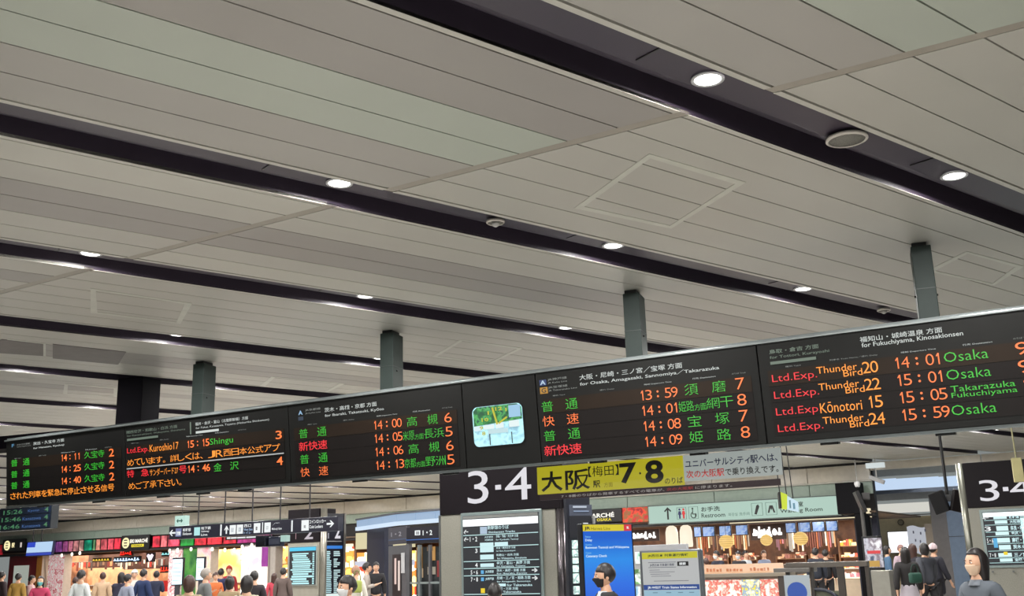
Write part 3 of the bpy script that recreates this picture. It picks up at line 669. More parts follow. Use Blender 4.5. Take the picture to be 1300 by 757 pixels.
t, wp = pillar(304, 338, Epat('white_blossom', [(236, 232, 228), (240, 236, 230), (214, 190, 205)], 1.2, .35), 'white lit pillar with faint blossom and a purple edge', .1)
MB().box(wp * .78, wp, .06, .09, 1.9, 2.9).build('purple_print', Epat('purple', [(110, 24, 110), (130, 50, 130)], 1.5, .5), t); MB().box(wp * .72, wp * .98, .06, .09, 0, .9).build('pink_print', Epat('pinkp', [(200, 90, 150), (230, 160, 190)], 2, .5), t)
pillar(338.5, 345.5, M(168, 160, 152, .6), 'plain beige pillar right of the white blossom pillar', .2)
# neon shop signs under the sill
def neon(label, x0, y0, x1, y1, m, body=None, back=None, yy=1.0, n='neon_sign'):
    t, o = simple(n, label, 'sign', F, x0, y0, x1, y1)
    (b, zb) = F.loc(x1, y1); w_ = b - o[0]; h_ = zb - o[1]
    MB().box(-.05, w_ + .05, yy + .02, yy + .08, -.05, h_ + .05).build('sign_back', back or M(20, 18, 20), t)
    if body: text('lettering', body, 0, w_, 0, h_, yy, m, t, .03)
    return t, w_, h_
def bars(t, w_, h_, m, n, yy=.97, seed=1):      # glowing strokes too blurred to read in the photograph
    rr = random.Random(seed); mb = MB(); x = 0
    for i in range(n):
        a = w_ * i / n; b = a + w_ / n * .78; hh = h_ * (.45 + .5 * rr.random())
        mb.box(a, b, yy, yy + .03, h_ * .5 - hh / 2, h_ * .5 - hh / 2 + h_ * .22); mb.box(a + w_ / n * .2, a + w_ / n * .5, yy, yy + .03, h_ * .5 - hh / 2, h_ * .5 + hh / 2)
    mb.build('glowing_strokes', m, t)
t, a, b = neon('small red glowing sign in the left food hall', 133, 705.5, 148, 700, E(255, 30, 20, 1.2)); bars(t, a, b, E(255, 40, 24, 1.4), 5, seed=2)
t, a, b = neon('white-blue script sign in the left food hall, under the red sign', 125, 714, 158, 707.5, E(220, 235, 255, 1.5)); bars(t, a, b, E(200, 225, 255, 1.6), 9, seed=3)
t, a, b = neon('white bird-shaped glowing sign right of the script sign', 166, 713, 176, 703, E(255, 240, 250, 1.5))
MB().prism([(a * .1, b * .7), (a * .3, b * .95), (a * .5, b * .7), (a * .75, b * .95), (a * .95, b * .75), (a * .7, b * .15), (a * .45, b * .0), (a * .3, b * .4)], .96, 1.0).build('bird_shape', E(255, 236, 250, 1.5), t)
t, a, b = neon('teal and white glowing sign at the right of the left food hall', 186, 706, 206, 700.5, E(150, 225, 225, 1.2)); bars(t, a, b, E(150, 225, 225, 1.3), 5, seed=4)
t, a, b = neon('small row of gold lights sign over the left stall', 98, 713, 120, 709.5, E(240, 200, 60, 1)); bars(t, a, b, E(240, 200, 70, 1.2), 6, seed=5)
t, a, b = neon('white glowing block sign in the orange-lit shop', 287, 711, 300, 705, E(255, 250, 235, 1.5)); MB().box(0, a, .96, 1, 0, b, .01).build('glowing_block', E(255, 250, 235, 1.4), t)
t, a, b = neon('cream glowing block sign in the shop behind the screen', 348, 713, 364, 706, E(255, 250, 225, 1.5)); MB().box(0, a, .96, 1, 0, b, .01).build('glowing_block', E(255, 246, 220, 1.3), t)
t, a, b = neon('red counter front sign at the right end of the left food hall', 184, 727, 211, 719, E(255, 60, 20, 1.2)); bars(t, a, b, E(250, 60, 24, 1.2), 8, seed=6)
MB().box(0, a, .8, 2.0, -1.0, -.45).build('red_counter', M(200, 30, 26, .5), t)
# spotlights along the shops
lab_i = ['left', 'second', 'third', 'fourth', 'fifth', 'sixth', 'seventh', 'eighth', 'ninth', 'tenth', 'last']
spots = [(84, 705), (97, 703.5), (107, 702), (221, 699), (231, 698), (248, 697), (275, 697), (291, 698), (303, 698), (313, 694), (325, 692)]
spot0 = None
for i, (px, py) in enumerate(spots):
    a, z = F.loc(px, py); p = F.P + F.d * a - F.n * .25
    if spot0 is None:
        spot0 = thing('shop_spotlight', '', 'spotlight', (0, 0, 0))
        MB().cyl((0, .06, .02), (0, -.03, -.02), .06, seg=12).build('lamp_body', BLACK, spot0); MB().ball((0, -.03, -.02), .085, .05, .10, 12, 8).build('lit_bulb', E(255, 248, 225, 2.2), spot0, True)
        MB().cyl((0, .06, .02), (0, .35, .02), .012, seg=8).build('arm', BLACK, spot0); t = spot0
    else: t = copy_tree(spot0)
    t.location = (p.x, p.y, z); t.rotation_euler.z = F.rz
    t['label'] = 'small bright shop spotlight, %s from the left along the left shop fronts' % ('first' if i == 0 else lab_i[i])
# lights inside the shops
def area(px, n, z, size, e, c, down=True):
    r = ray(px, 720); p = J(*(W(px, 720, n)[0:1]), n, z)
    L = bpy.data.lights.new('shop_light', 'AREA'); L.size = size; L.energy = e; L.color = c; o = bpy.data.objects.new('shop_light', L); COL.objects.link(o); o.location = p
for px, c in ((90, (1, .85, .65)), (135, (1, .8, .6)), (185, (1, .85, .7)), (285, (1, .9, .7)), (355, (1, .88, .7)), (800, (1, .9, .75)), (900, (1, .88, .72)), (1000, (1, .9, .76)), (1070, (1, .9, .76))):
    area(px, 40.5, 2.95, 2.4, 150, c)
# tall touch screens
def touch(x0, y0, x1, y1, lb):
    G = Seg(xy(J(-62, 36.6)), xy(J(8, 36.6))); a, _ = G.loc(x0, y0); b, z1 = G.loc(x1, y1); _, zb = G.loc(x0, y0)
    t = G.thing('touch_screen_kiosk', lb, 'kiosk', a, 0); w_ = b - a
    MB().box(0, w_, 0, .12, zb, z1, .02).build('housing', M(26, 24, 34, .4), t); MB().box(.05, w_ - .05, -.012, .0, zb + .06, z1 - .08).build('screen', Epat('kiosk_screen', [(190, 215, 230), (205, 225, 240), (196, 220, 232)], 1.5, .95), t)
    for i in range(5): MB().box(.1, w_ - .1, -.02, -.012, z1 - .3 - i * .2, z1 - .27 - i * .2).build('screen_line', E(140, 170, 190, .9), t)
    MB().box(w_ * .3, w_ * .7, .02, .1, 0, zb).build('stand', M(60, 58, 64, .4), t)
touch(217, 744, 233, 708, 'tall touch screen in a dark frame, left of the pair'); touch(248, 738, 260, 707, 'tall touch screen in a dark frame, right of the pair')

# ------------------------------------------------------------------ food shop on the right
K = Seg(xy(J(-62, 43.5)), xy(J(8, 43.5)))
a = K.loc(745, 700)[0]; b = K.loc(1096, 690)[0]
MB().box(a, b, 5.2, 5.3, 0, 3.05).build('kitchen_wall', Epat('kitchen_back', [(66, 42, 32), (104, 70, 50), (84, 54, 40)], 2.0, .3), wall)  # brown wall given a weak glow that stands in for kitchen light
mb = MB()
t, o = simple('light_band', 'cream lit band along the top of the right food shop', 'light fixture', F, 925, 667, 1104, 655)
(bb, zb) = F.loc(1104, 655); MB().box(0, bb - o[0], .1, .3, 0.05, .36, .01).build('lit_face', E(240, 226, 190, 1.0), t); MB().box(0, bb - o[0], .08, .32, .0, .05).build('lower_edge', M(60, 40, 30), t)
pos = [('leftmost, behind the info stand', 882, 889), ('second', 893, 906), ('third', 914, 927), ('fourth', 935, 948), ('fifth, right of the glowing sign', 996, 1009), ('sixth', 1014.5, 1027.5), ('seventh', 1032.5, 1045.5), ('rightmost', 1050, 1062)]
Mo = Seg(xy(J(-62, 39.2)), xy(J(8, 39.2)))
for lb, x0, x1 in pos:
    yb = 681 - (x0 - 893) * .045; t, o = simple('menu_monitor', 'small blue menu monitor over the food counter, %s' % lb, 'monitor', Mo, x0, yb, x1, yb - 12, 'menu monitors over the food counter' if False else None)
    (b, zb) = Mo.loc(x1, yb - 12); w_, h_ = b - o[0], zb - o[1]
    MB().box(-.03, w_ + .03, 0, .06, -.03, h_ + .03, .008).build('housing', BLACK, t); MB().box(0, w_, -.01, 0, 0, h_).build('screen', Epat('menu_screen', [(90, 120, 170), (120, 150, 200), (150, 170, 210), (80, 110, 160)], 4, .9), t)
    MB().cyl((w_ / 2, .03, h_), (w_ / 2, .03, 3.02 - o[1]), .015, seg=8).build('bracket', BLACK, t)
Nn = Seg(xy(J(-62, 38.8)), xy(J(8, 38.8)))
def neonR(label, x0, y0, x1, y1, n, seed):
    t, o = simple('neon_sign', label, 'sign', Nn, x0, y0, x1, y1); (b, zb) = Nn.loc(x1, y1); w_, h_ = b - o[0], zb - o[1]
    MB().box(-.1, w_ + .1, .05, .1, -.06, h_ + .06).build('sign_back', M(60, 40, 32), t); bars(t, w_, h_, E(255, 255, 252, 2.0), n, 0, seed)
    for i in range(int(n * .8)): MB().ball((w_ * (i + .5) / (n * .8), .01, h_ * .45), h_ * .22, .03, h_ * .26, 10, 6).build('glowing_letter', E(255, 255, 252, 2.0), t)
neonR('white glowing script sign over the right food counter', 956, 684, 993, 667, 6, 8); neonR('white glowing sign at the left end of the right food shop', 803, 686, 833, 674, 6, 9)
# pendants
for lb, px, py0, py1 in (('left of the pair', 854, 697, 667), ('right of the pair', 872, 695, 666)):
    o = Nn.loc(px, py0); t = Nn.thing('pendant_lamp', 'large white cylinder pendant lamp over the info stand, %s' % lb, 'pendant lamp', o[0], o[1]); zb = Nn.loc(px, py1)[1] - o[1]
    MB().lathe([(.02, 0), (.23, 0.01), (.25, .08), (.24, zb * .7), (.19, zb * .9), (.05, zb), (.01, zb)], 24).build('shade', E(248, 236, 212, 1.05), t, True)
    MB().cyl((0, 0, zb), (0, 0, 3.02 - o[1]), .012, seg=8).build('cord', BLACK, t); MB().ball((0, 0, zb * .93), .1, .1, .05).build('bright_top', E(255, 250, 240, 2), t, True)
Ln = Seg(xy(J(-62, 38.55)), xy(J(8, 38.55)))
for lb, px, py, r in (('by the four left monitors', 922, 688, .27), ('half behind the glowing sign', 973, 686, .22), ('under the right monitors', 1016.5, 684, .26)):
    o = Ln.loc(px, py); t = Ln.thing('paper_lantern', 'round yellow glowing lantern %s' % lb, 'lantern', o[0], o[1])
    MB().ball((0, 0, 0), r, r, r * .92, 20, 12).build('paper_globe', E(245, 205, 120, .95), t, True)
    for i in range(5):
        zz = (-.6 + .3 * i) * r; rr = math.sqrt(max(0, 1 - (zz / (r * .92)) ** 2)) * r
        MB().lathe([(rr, zz - .006), (rr + .008, zz), (rr, zz + .006)], 20).build('hoop', M(190, 130, 60), t)
    MB().cyl((0, 0, r * .9), (0, 0, 3.02 - o[1]), .01, seg=8).build('cord', BLACK, t)
# food counters inside
def shelfcase(x0, x1, n, label, cols, z1=1.15, name='display_case'):
    G = Seg(xy(J(-62, n)), xy(J(8, n))); a = G.loc(x0, 730)[0]; b = G.loc(x1, 730)[0]; t = G.thing(name, label, 'display case', a, 0)
    MB().box(0, b - a, 0, .8, 0, z1 - .35, .01).build('base', M(200, 180, 156, .5), t); MB().box(0, b - a, .3, .8, z1 - .35, z1, .01).build('body', M(180, 150, 120, .5), t)
    MB().box(0, b - a, 0, .8, z1, z1 + .04, .005).build('top', M(220, 214, 204, .3), t)
    MB().box(.02, b - a - .02, .0, .03, z1 - .33, z1 - .28).build('light_strip', E(255, 240, 210, 1.4), t)
    rr = random.Random(int(x0)); mb = MB(); q = .05
    while q < b - a - .15:
        s_ = .08 + rr.random() * .1; mb.box(q, q + s_, .04, .22, z1 - .28, z1 - .28 + .05 + rr.random() * .14); q += s_ + .03
    o = mb.build('goods', Epat('goods_%s' % cols[0], cols[1], 5, .7, 'cell'), t); o['kind'] = 'stuff'
warmc = ('warm', [(220, 170, 110), (200, 90, 60), (240, 220, 190), (160, 110, 60)])
shelfcase(890, 985, 39.5, 'lit food display case behind the orange-topped counter', warmc); shelfcase(990, 1030, 39.5, 'lit food display case behind the metal railing', warmc); shelfcase(1056, 1102, 40.0, 'lit bakery display case at the right end of the food shop', ('pink', [(240, 220, 210), (220, 130, 140), (200, 160, 120)]))
shelfcase(90, 122, 39.5, 'lit food case at the left food hall stall', warmc); shelfcase(128, 180, 39.5, 'long lit food case in the middle of the left food hall', warmc); shelfcase(268, 302, 39.5, 'bright lit case in the orange-lit shop', warmc)
def shelving(x0, x1, n, label, cols, z1=2.3):
    G = Seg(xy(J(-62, n)), xy(J(8, n))); a = G.loc(x0, 715)[0]; b = G.loc(x1, 715)[0]; t = G.thing('display_shelves', label, 'shelves', a, 0); wd = b - a
    for q in (0, wd - .05): MB().box(q, q + .05, 0, .4, 0, z1).build('side_panel', M(120, 84, 60), t)
    k = 0; z = .3; rr = random.Random(int(x0 * 3))
    while z < z1:
        MB().box(0, wd, 0, .4, z, z + .03).build('shelf', M(150, 110, 80), t); mb = MB(); q = .08
        while q < wd - .2: s_ = .08 + rr.random() * .14; mb.box(q, q + s_, .03, .3, z + .03, z + .1 + rr.random() * .2); q += s_ + .02
        o = mb.build('goods', Epat('goods_%s' % cols[0], cols[1], 5, .7, 'cell'), t); o['kind'] = 'stuff'; z += .42
def hanging(x0, x1, n, z0, z1, label, cols, seed, cnt):
    G = Seg(xy(J(-62, n)), xy(J(8, n))); a = G.loc(x0, 690)[0]; b = G.loc(x1, 690)[0]; wd = b - a; rr = random.Random(seed)
    t = G.thing('hanging_rack', label, 'rack', a, 0); MB().cyl((0, 0, z1 + .05), (wd, 0, z1 + .05), .02, seg=8).build('rail', STEEL, t)
    for q in (0.05, wd - .05): MB().cyl((q, 0, z1 + .05), (q, 0, 3.04), .015, seg=6).build('rail_hanger', BLACK, t)
    for i in range(cnt):
        c = rr.choice(cols); q = wd * (i + .2) / cnt; ww = wd / cnt * (.35 + .45 * rr.random()); h = (z1 - z0) * (.4 + .6 * rr.random())
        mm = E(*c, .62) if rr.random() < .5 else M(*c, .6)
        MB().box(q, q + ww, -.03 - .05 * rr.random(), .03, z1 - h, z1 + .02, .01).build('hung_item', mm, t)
hanging(884, 952, 42.2, 1.75, 2.55, 'rail of hung utensils and menu slips behind the left of the counter', [(210, 150, 100), (240, 220, 190), (150, 80, 50), (90, 60, 50), (230, 180, 120)], 4, 26)
hanging(985, 1062, 42.2, 1.8, 2.55, 'rail of hung utensils and menu slips behind the right of the counter', [(200, 150, 110), (236, 220, 200), (160, 90, 60), (110, 60, 50), (190, 120, 130)], 6, 28)
def wall_case(x0, x1, n, label, seed):
    shelving(x0, x1, n, label, ('kitchen%d' % seed, [(190, 150, 116), (120, 76, 54), (226, 206, 180), (150, 100, 90), (90, 60, 50), (206, 120, 80)]), 1.7)
wall_case(884, 925, 42.8, 'kitchen shelves behind the first cook', 1); wall_case(928, 962, 42.8, 'kitchen shelves behind the second cook', 2); wall_case(985, 1024, 42.8, 'kitchen shelves behind the round lantern', 3); wall_case(1027, 1062, 42.8, 'kitchen shelves behind the two customers', 4)
shelving(1066, 1098, 42.4, 'goods shelves at the right end of the food shop', ('bright', [(240, 210, 150), (200, 80, 60), (240, 240, 230), (220, 160, 60), (90, 140, 90)]))
shelving(760, 800, 42.4, 'goods shelves at the left end of the right food shop', warmc)
shelving(346, 366, 39.8, 'brightly stocked shelves seen between the pillar and the platform 1 2 pier', ('bright', [(240, 210, 150), (200, 80, 60), (240, 240, 230), (220, 160, 60), (90, 140, 90)]))
pt = F.loc(1101, 700)[0]; t = F.thing('shop_end_post', 'pale slim upright post closing the right end of the food shop', 'post', pt, 0); MB().box(0, .1, 0, .2, 0, 3.0, .01).build('upright', M(200, 190, 175, .4), t); MB().box(.12, .2, .05, .2, 0, 3.0).build('dark_edge', BLACK, t)
G = Seg(xy(J(-62, 37.0)), xy(J(8, 37.0))); a = G.loc(1080, 700)[0]; b = G.loc(1100, 700)[0]
t = G.thing('dark_pillar', 'wide black pillar with a black header between the food shop and the corridor', 'pillar', a, 0)
MB().box(.25, b - a, 0, .8, 0, 3.0, .01).build('shaft', mat('pillar_black', srgb(12, 11, 14), .6, 0, spec=.08), t)
(h0, hz0), (h1, hz1) = G.loc(1064, 655), G.loc(1088, 612)
MB().box(h0 - a, h1 - a, -.02, .8, 3.0, hz1, .01).build('header', mat('pillar_black', srgb(12, 11, 14), .6, 0, spec=.08), t)
G = Seg(xy(J(-62, 39.0)), xy(J(8, 39.0))); a, _ = G.loc(1088, 700); b, zb = G.loc(1110, 629)
t = G.thing('navy_partition', 'tall dark navy partition right of the black pillar', 'partition', a, 0); MB().box(0, b - a, 0, .3, 0, zb, .01).build('panel', M(16, 20, 44, .45), t)

# ------------------------------------------------------------------ corridor beyond, at the right
D1 = Seg(xy(J(-12, 52)), xy(J(10, 52)))
def pane(nm, x0, y0, x1, y1, seg, m, label, cat='wall', y=0, th=.1, group=None):
    t, o = simple(nm, label, cat, seg, x0, y0, x1, y1, group); seg.rect('panel', x0, y0, x1, y1, m, t, y, th, o); return t, o
wr = bpy.data.objects.new('wall_right', None); COL.objects.link(wr); wr['kind'] = 'structure'
def wpart(nm, seg, x0, y0, x1, y1, m, y=0, th=.1):
    (a, za) = seg.loc(x0, y0); (b, zb) = seg.loc(x1, y1); q = MB().box(a, b, y, y + th, max(0, za), zb).build(nm, m, wr); q.location = seg.P; q.rotation_euler.z = seg.rz; return q
wpart('beige_wall_panel', D1, 1105, 790, 1215, 653, M(206, 190, 158, .6)); wpart('white_lit_panel', D1, 1112, 653, 1190, 637, E(225, 224, 215, .85), -.3, .2)
wpart('dark_beam', D1, 1105, 657, 1215, 651, M(90, 76, 64), -.35, .2); wpart('grey_panel', D1, 1105, 637, 1215, 620, M(150, 150, 152, .3), -.1, .1)
D2 = Seg(xy(J(-14, 41.5)), xy(J(10, 41.5)))
for i, (a, b) in enumerate(((1086, 1106), (1107, 1137), (1138, 1168), (1169, 1191), (1192, 1222))):
    wpart('sky_glass_pane', D2, a, 628 - i * 1.2, b, 608.5 - i * 1.2, E(198, 220, 246, .95), 0, .06)
wpart('glass_rail', D2, 1086, 625, 1222, 622, M(120, 130, 150, .3, .4), -.08, .06)
wpart('upper_band', D2, 1070, 608.5, 1300, 578, M(170, 172, 172, .4), .1, .1)
D3 = Seg(xy(J(-12, 45)), xy(J(10, 45)))
t, o = simple('lit_advert_screen', 'glaring white lit screen on the beige wall of the far corridor', 'screen', D1, 1132, 702, 1160, 675); D1.rect('frame', 1131, 703, 1161, 674, M(60, 60, 60), t, -.3, .1, o); D1.rect('screen', 1132, 702, 1160, 675, E(250, 250, 255, 1.6), t, -.34, .04, o)
t, o = simple('round_clock', 'small round dark clock on the beige wall above the bright screen', 'clock', D1, 1140, 667, 1146, 661)
MB().cyl((.15, 0, .12), (.15, -.08, .12), .14, seg=20).build('case', M(50, 40, 34), t); MB().cyl((.15, -.08, .12), (.15, -.09, .12), .11, seg=20).build('face', M(150, 140, 120), t)
t, o = simple('fabric_banner', 'white cloth banner with faint blue strokes hung in the far corridor', 'banner', D3, 1155, 704, 1181, 668)
(b, zb) = D3.loc(1181, 668); w_, h_ = b - o[0], zb - o[1]
bm = bmesh.new(); g = [[bm.verts.new((w_ * i / 8 * (1 - .06 * j / 8), .05 * sin(i * 1.1) + .02 * sin(j), h_ * (1 - j / 8) + .05 * sin(i * .9))) for i in range(9)] for j in range(9)]
for j in range(8):
    for i in range(8): bm.faces.new((g[j][i], g[j][i + 1], g[j + 1][i + 1], g[j + 1][i]))
bmesh.ops.solidify(bm, geom=bm.faces[:], thickness=.01); q = MB(); q.bm.free(); q.bm = bm; q.build('cloth', E(196, 200, 210, .75), t, True)
for (fx, fz, sx_, sz_) in ((.25, .75, .06, .1), (.55, .7, .05, .14), (.75, .8, .06, .08), (.5, .4, .05, .16), (.3, .45, .06, .1)): MB().box(w_ * fx, w_ * fx + .05, -.07, -.05, h_ * fz, h_ * fz + .10).build('blue_stroke', M(130, 136, 164), t)
wpart('white_door_edge', D3, 1180, 720, 1187, 665, M(190, 180, 168, .5)); 
# blue-grey column
G = Seg(xy(J(-12, 42.5)), xy(J(10, 42.5))); (a, _), (b, zb) = G.loc(1202, 660), G.loc(1226, 628)
t = G.thing('blue_grey_column', 'smooth blue-grey column right of the hanging twin monitors', 'column', a, 0)
MB().box(0, b - a, 0, .8, 0, zb, .02).build('shaft', M(104, 122, 146, .35, .2), t); MB().box(-.62, 0, .3, .8, 0, zb, .02).build('grey_side', M(110, 108, 110, .4, .2), t); MB().box(-.01, b - a + .01, -.006, 0, 2.2, 2.22).build('panel_seam', DARK, t)
MB().box(b - a + .05, b - a + .5, .2, .6, 0, 3.2, .01).build('steel_post', M(130, 128, 126, .3, .6), t)

# ------------------------------------------------------------------ centre opening with the lift
C1 = Seg(xy(J(-34, 33.5)), xy(J(-20, 33.5)))
cw = bpy.data.objects.new('wall_centre', None); COL.objects.link(cw); cw['kind'] = 'structure'
P0, P1, P2 = ground(452, 37.0), ground(503, 33.5), ground(580, 31.5)
S1, S2 = Seg(P0, P1), Seg(P1, P2)
def cpart(nm, seg, x0, y0, x1, y1, m, y=0, th=.06, zmin=None):
    (a, za) = seg.loc(x0, y0); (b, zb) = seg.loc(x1, y1)
    if zmin is not None: za = zmin
    q = MB().box(a, b, y, y + th, za, zb).build(nm, m, cw); q.location = seg.P; q.rotation_euler.z = seg.rz; return q
zr1, zr2, zr3 = S2.loc(530, 651)[1], S2.loc(530, 660)[1], S2.loc(530, 665.5)[1]
def crim(nm, seg, f0, f1, za, zb, m, y=0, th=.06):
    q = MB().box(f0, f1, y, y + th, za, zb).build(nm, m, cw); q.location = seg.P; q.rotation_euler.z = seg.rz; return q
for seg, n_ in ((S1, 3), (S2, 3)):
    for i in range(n_):
        crim('lit_glass_pane', seg, seg.L * i / n_ + .02, seg.L * (i + 1) / n_ - .02, zr2, zr1, E(158, 188, 222, .8))
    crim('lit_lower_rim', seg, 0, seg.L, zr3, zr2 - .01, E(204, 224, 246, 1.0), -.04, .1)
    crim('rim_cap', seg, -.05, seg.L, zr1, zr1 + .06, M(60, 62, 70), -.03, .12)
cpart('dark_blue_wall', S1, 455, 700, 477, 668, M(18, 22, 44, .4), .3, .3, 0)
t, o = simple('black_panel_wall', 'black tall panel left of the lit glass rim', 'panel', F, 439, 690, 452, 655)
F.rect('panel', 437, 690, 451, 655, M(14, 13, 18, .3), t, -3, .2, o)
t2, o = simple('grey_post', 'slim grey post at the left edge of the centre opening', 'post', F, 452, 757, 455.5, 655); F.rect('upright', 451.5, 790, 455.5, 655, M(96, 96, 98, .4, .3), t2, -3.1, .2, o)
t = F.thing('stocked_display', 'shop display of boxed goods with red banner seen left of the dark blue wall', 'shelves', F.loc(437, 715)[0] - 1.4, 0)
MB().box(0, 3.6, -2, -1.9, .2, 2.6).build('goods_wall', WARM[3], t); MB().box(.3, 1.6, -2.1, -2.0, 1.5, 1.95).build('red_banner', E(220, 30, 30, .8), t); MB().box(.0, 3.6, -2.1, -1.95, 2.6, 2.72).build('light_strip', E(255, 236, 200, 1.3), t)
t = F.thing('stocked_display', 'yellow-lit shop display seen between the dark blue wall and the lift', 'shelves', F.loc(476, 715)[0] - .2, 0)
MB().box(0, 3.2, -1, -.9, .2, 2.35).build('goods_wall', Epat('yellow_goods', [(240, 190, 70), (250, 225, 150), (200, 120, 50), (250, 245, 230), (180, 60, 40)], 2.6, .95, 'cell'), t); MB().box(0, 3.2, -1.1, -.95, 2.5, 3.2).build('lit_header', E(225, 215, 170, .85), t); MB().box(0, 3.2, -1.15, -1, 1.75, 1.98).build('white_banner', E(210, 215, 235, .9), t)
# lift
A, B, C_ = ground(492, 29.6), ground(516, 28.4), ground(590, 27.3)
L1, L2 = Seg(A, B), Seg(B, C_)
t = thing('lift_shaft', 'grey lift enclosure with a dark 1・2 header and blue stripe', 'lift', (B[0], B[1], 0), 0)
def lp(nm, seg, x0, y0, x1, y1, m, y=0, th=.08, zmin=None, bev=0):
    (a, za) = seg.loc(x0, y0); (b, zb) = seg.loc(x1, y1)
    if zmin is not None: za = zmin
    q = MB().box(a, b, y, y + th, za, zb, bev).build(nm, m, t); q.location = (seg.P.x - B[0], seg.P.y - B[1], 0); q.rotation_euler.z = seg.rz; return q
LG = M(96, 96, 100, .35, .4); LH = M(26, 24, 34, .35)
lp('side_header', L1, 493, 692, 516, 668, M(60, 58, 66, .35), 0, .1); lp('front_header', L2, 516, 691, 590, 666, LH, 0, .1)
lp('blue_stripe', L2, 516, 686.5, 590, 682, E(34, 104, 190, .9), -.02, .02); lp('blue_stripe', L1, 494, 687, 516, 683.5, E(70, 90, 130, .6), -.02, .02)
lp('side_wall', L1, 493, 757, 516, 692, LG, 0, .1, 0); lp('door', L1, 499, 757, 509.5, 704, M(34, 22, 24, .4), -.02, .02, 0); lp('door_light', L1, 502.5, 742, 504, 709, E(230, 200, 190, 1), -.04, .02); lp('door_light', L1, 507, 750, 508.5, 712, E(230, 210, 200, 1), -.04, .02)
lp('call_panel', L1, 510.5, 728, 514.5, 702, M(180, 180, 182, .4), -.03, .02)
lp('glass_wall', L2, 519, 757, 590, 692, M(52, 56, 58, .08, .2), .3, .04, 0)
lp('corner_frame', L2, 516, 757, 520, 691, LG, -.02, .12, 0); lp('glass_frame', L2, 530, 757, 533, 692, M(120, 128, 130, .3, .4), 0, .08, 0); lp('glass_frame', L2, 544, 757, 546, 692, LG, 0, .08, 0); lp('transom', L2, 516, 742, 590, 738, M(140, 150, 150, .3, .4), .0, .08)
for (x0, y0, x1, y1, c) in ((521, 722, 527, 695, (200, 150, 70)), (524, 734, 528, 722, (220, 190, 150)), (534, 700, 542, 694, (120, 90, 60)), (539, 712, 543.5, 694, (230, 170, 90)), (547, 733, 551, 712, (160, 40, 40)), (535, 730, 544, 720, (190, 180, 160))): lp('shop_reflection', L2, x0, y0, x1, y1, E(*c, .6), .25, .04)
L2t = L2.loc(527.5, 680)
for b_, x0, x1 in (('1・2', 537, 549),):
    (a, za), (bb, zb) = L2.loc(x0, 680), L2.loc(x1, 673); q = text('lettering', b_, a, bb, za, zb, -.012, WHITE_G, t, .03); q.location = (L2.P.x - B[0], L2.P.y - B[1], 0); q.rotation_euler.z = L2.rz
lp('lift_icon', L2, 527, 680, 533.5, 673.5, WHITE_G, -.012, .01); lp('lift_icon_mark', L2, 529, 679, 530, 675, LH, -.016, .004); lp('lift_icon_mark', L2, 531, 679, 532, 675, LH, -.016, .004)
(a, za), (bb, zb) = L1.loc(497, 682), L1.loc(510, 675); q = text('lettering', '1・2', a, bb, za, zb, -.012, E(170, 168, 175, .8), t, .02); q.location = (L1.P.x - B[0], L1.P.y - B[1], 0); q.rotation_euler.z = L1.rz

# ------------------------------------------------------------------ piers with the platform numbers and route boards
PIERM = mat('pier_stone', srgb(140, 138, 128), .55, 0, .12, 60); PBLK = mat('pier_head_black', srgb(24, 19, 23), .45, 0, spec=.15)
WH = E(228, 226, 232, .9); NVY = E(12, 20, 40, .5); CYW = E(200, 232, 236, 1.05)
def route_board(t, seg, X0, X1, ZT_, ZB_, y, ox, rows, seed, cols=None):
    """backlit board: frame, white head, dark rows with lettering"""
    MB().box(X0 - .05, X1 + .05, y - .03, y, ZB_ - .05, ZT_ + .05, .008).build('board_frame', M(150, 165, 165, .3, .5), t)
    MB().box(X0, X1, y - .04, y - .03, ZB_, ZT_).build('board_face', NVY, t)
t = None
# centre pier
NC = 14.5; PC = Seg(xy(J(-20, NC)), xy(J(6, NC)))
a, _ = PC.loc(559.5, 690); b, _ = PC.loc(706, 690); wC = b - a
t = PC.thing('centre_pier', 'wide grey pier with black head reading 3・4 under the departure board', 'pier', a, 0)
_, zbk = PC.loc(560, 654); _, zbk2 = PC.loc(706, 646.5); zk = (zbk + zbk2) / 2
MB().box(0, wC, 0, .9, 0, zk, .01).build('shaft', PIERM, t); MB().box(0, wC + .10, -.02, .92, zk, 3.35, .008).build('black_head', PBLK, t)
MB().cyl((wC + .07, .06, 0), (wC + .07, .06, zk), .075, seg=20).build('steel_corner', M(110, 104, 108, .25, .85), t, True); MB().box(-.04, 0, .0, .9, 0, zk, .004).build('steel_edge', STEEL, t)
for b_, x0, x1, y0, y1 in (('3', 595.5, 621, 640.5, 597), ('・', 630.5, 637, 622.2, 615.8), ('4', 643, 675, 636, 593)):
    (p, zp), (q, zq) = PC.loc(x0, y0), PC.loc(x1, y1)
    if b_ == '・': MB().box(p - a, q - a, -.04, -.021, zp, zq).build('number_dot', WH, t)
    else: text('platform_number', b_, p - a, q - a, zp, zq, -.035, WH, t, .0)
(xL, zt), (xR, zt2) = PC.loc(589, 656), PC.loc(685, 650); zt = (zt + zt2) / 2 - .0; xL -= a; xR -= a; wB = xR - xL
route_board(t, PC, xL, xR, zt, .9, -.0, a, None, 1)
MB().box(xL + .01, xR - .01, -.045, -.04, zt - .05, zt - .005).build('board_top', M(120, 122, 120), t)
MB().box(xL + .01, xR - .01, -.05, -.04, zt - .17, zt - .06).build('white_header', E(245, 250, 250, 1.3), t)
def cz(py, px=589): return PC.loc(px, py)[1]
def bt(b_, f0, f1, py0, py1, m=CYW, bold=.012): text('board_lettering', b_, xL + wB * f0, xL + wB * f1, cz(py0), cz(py1), -.052, m, t, bold)
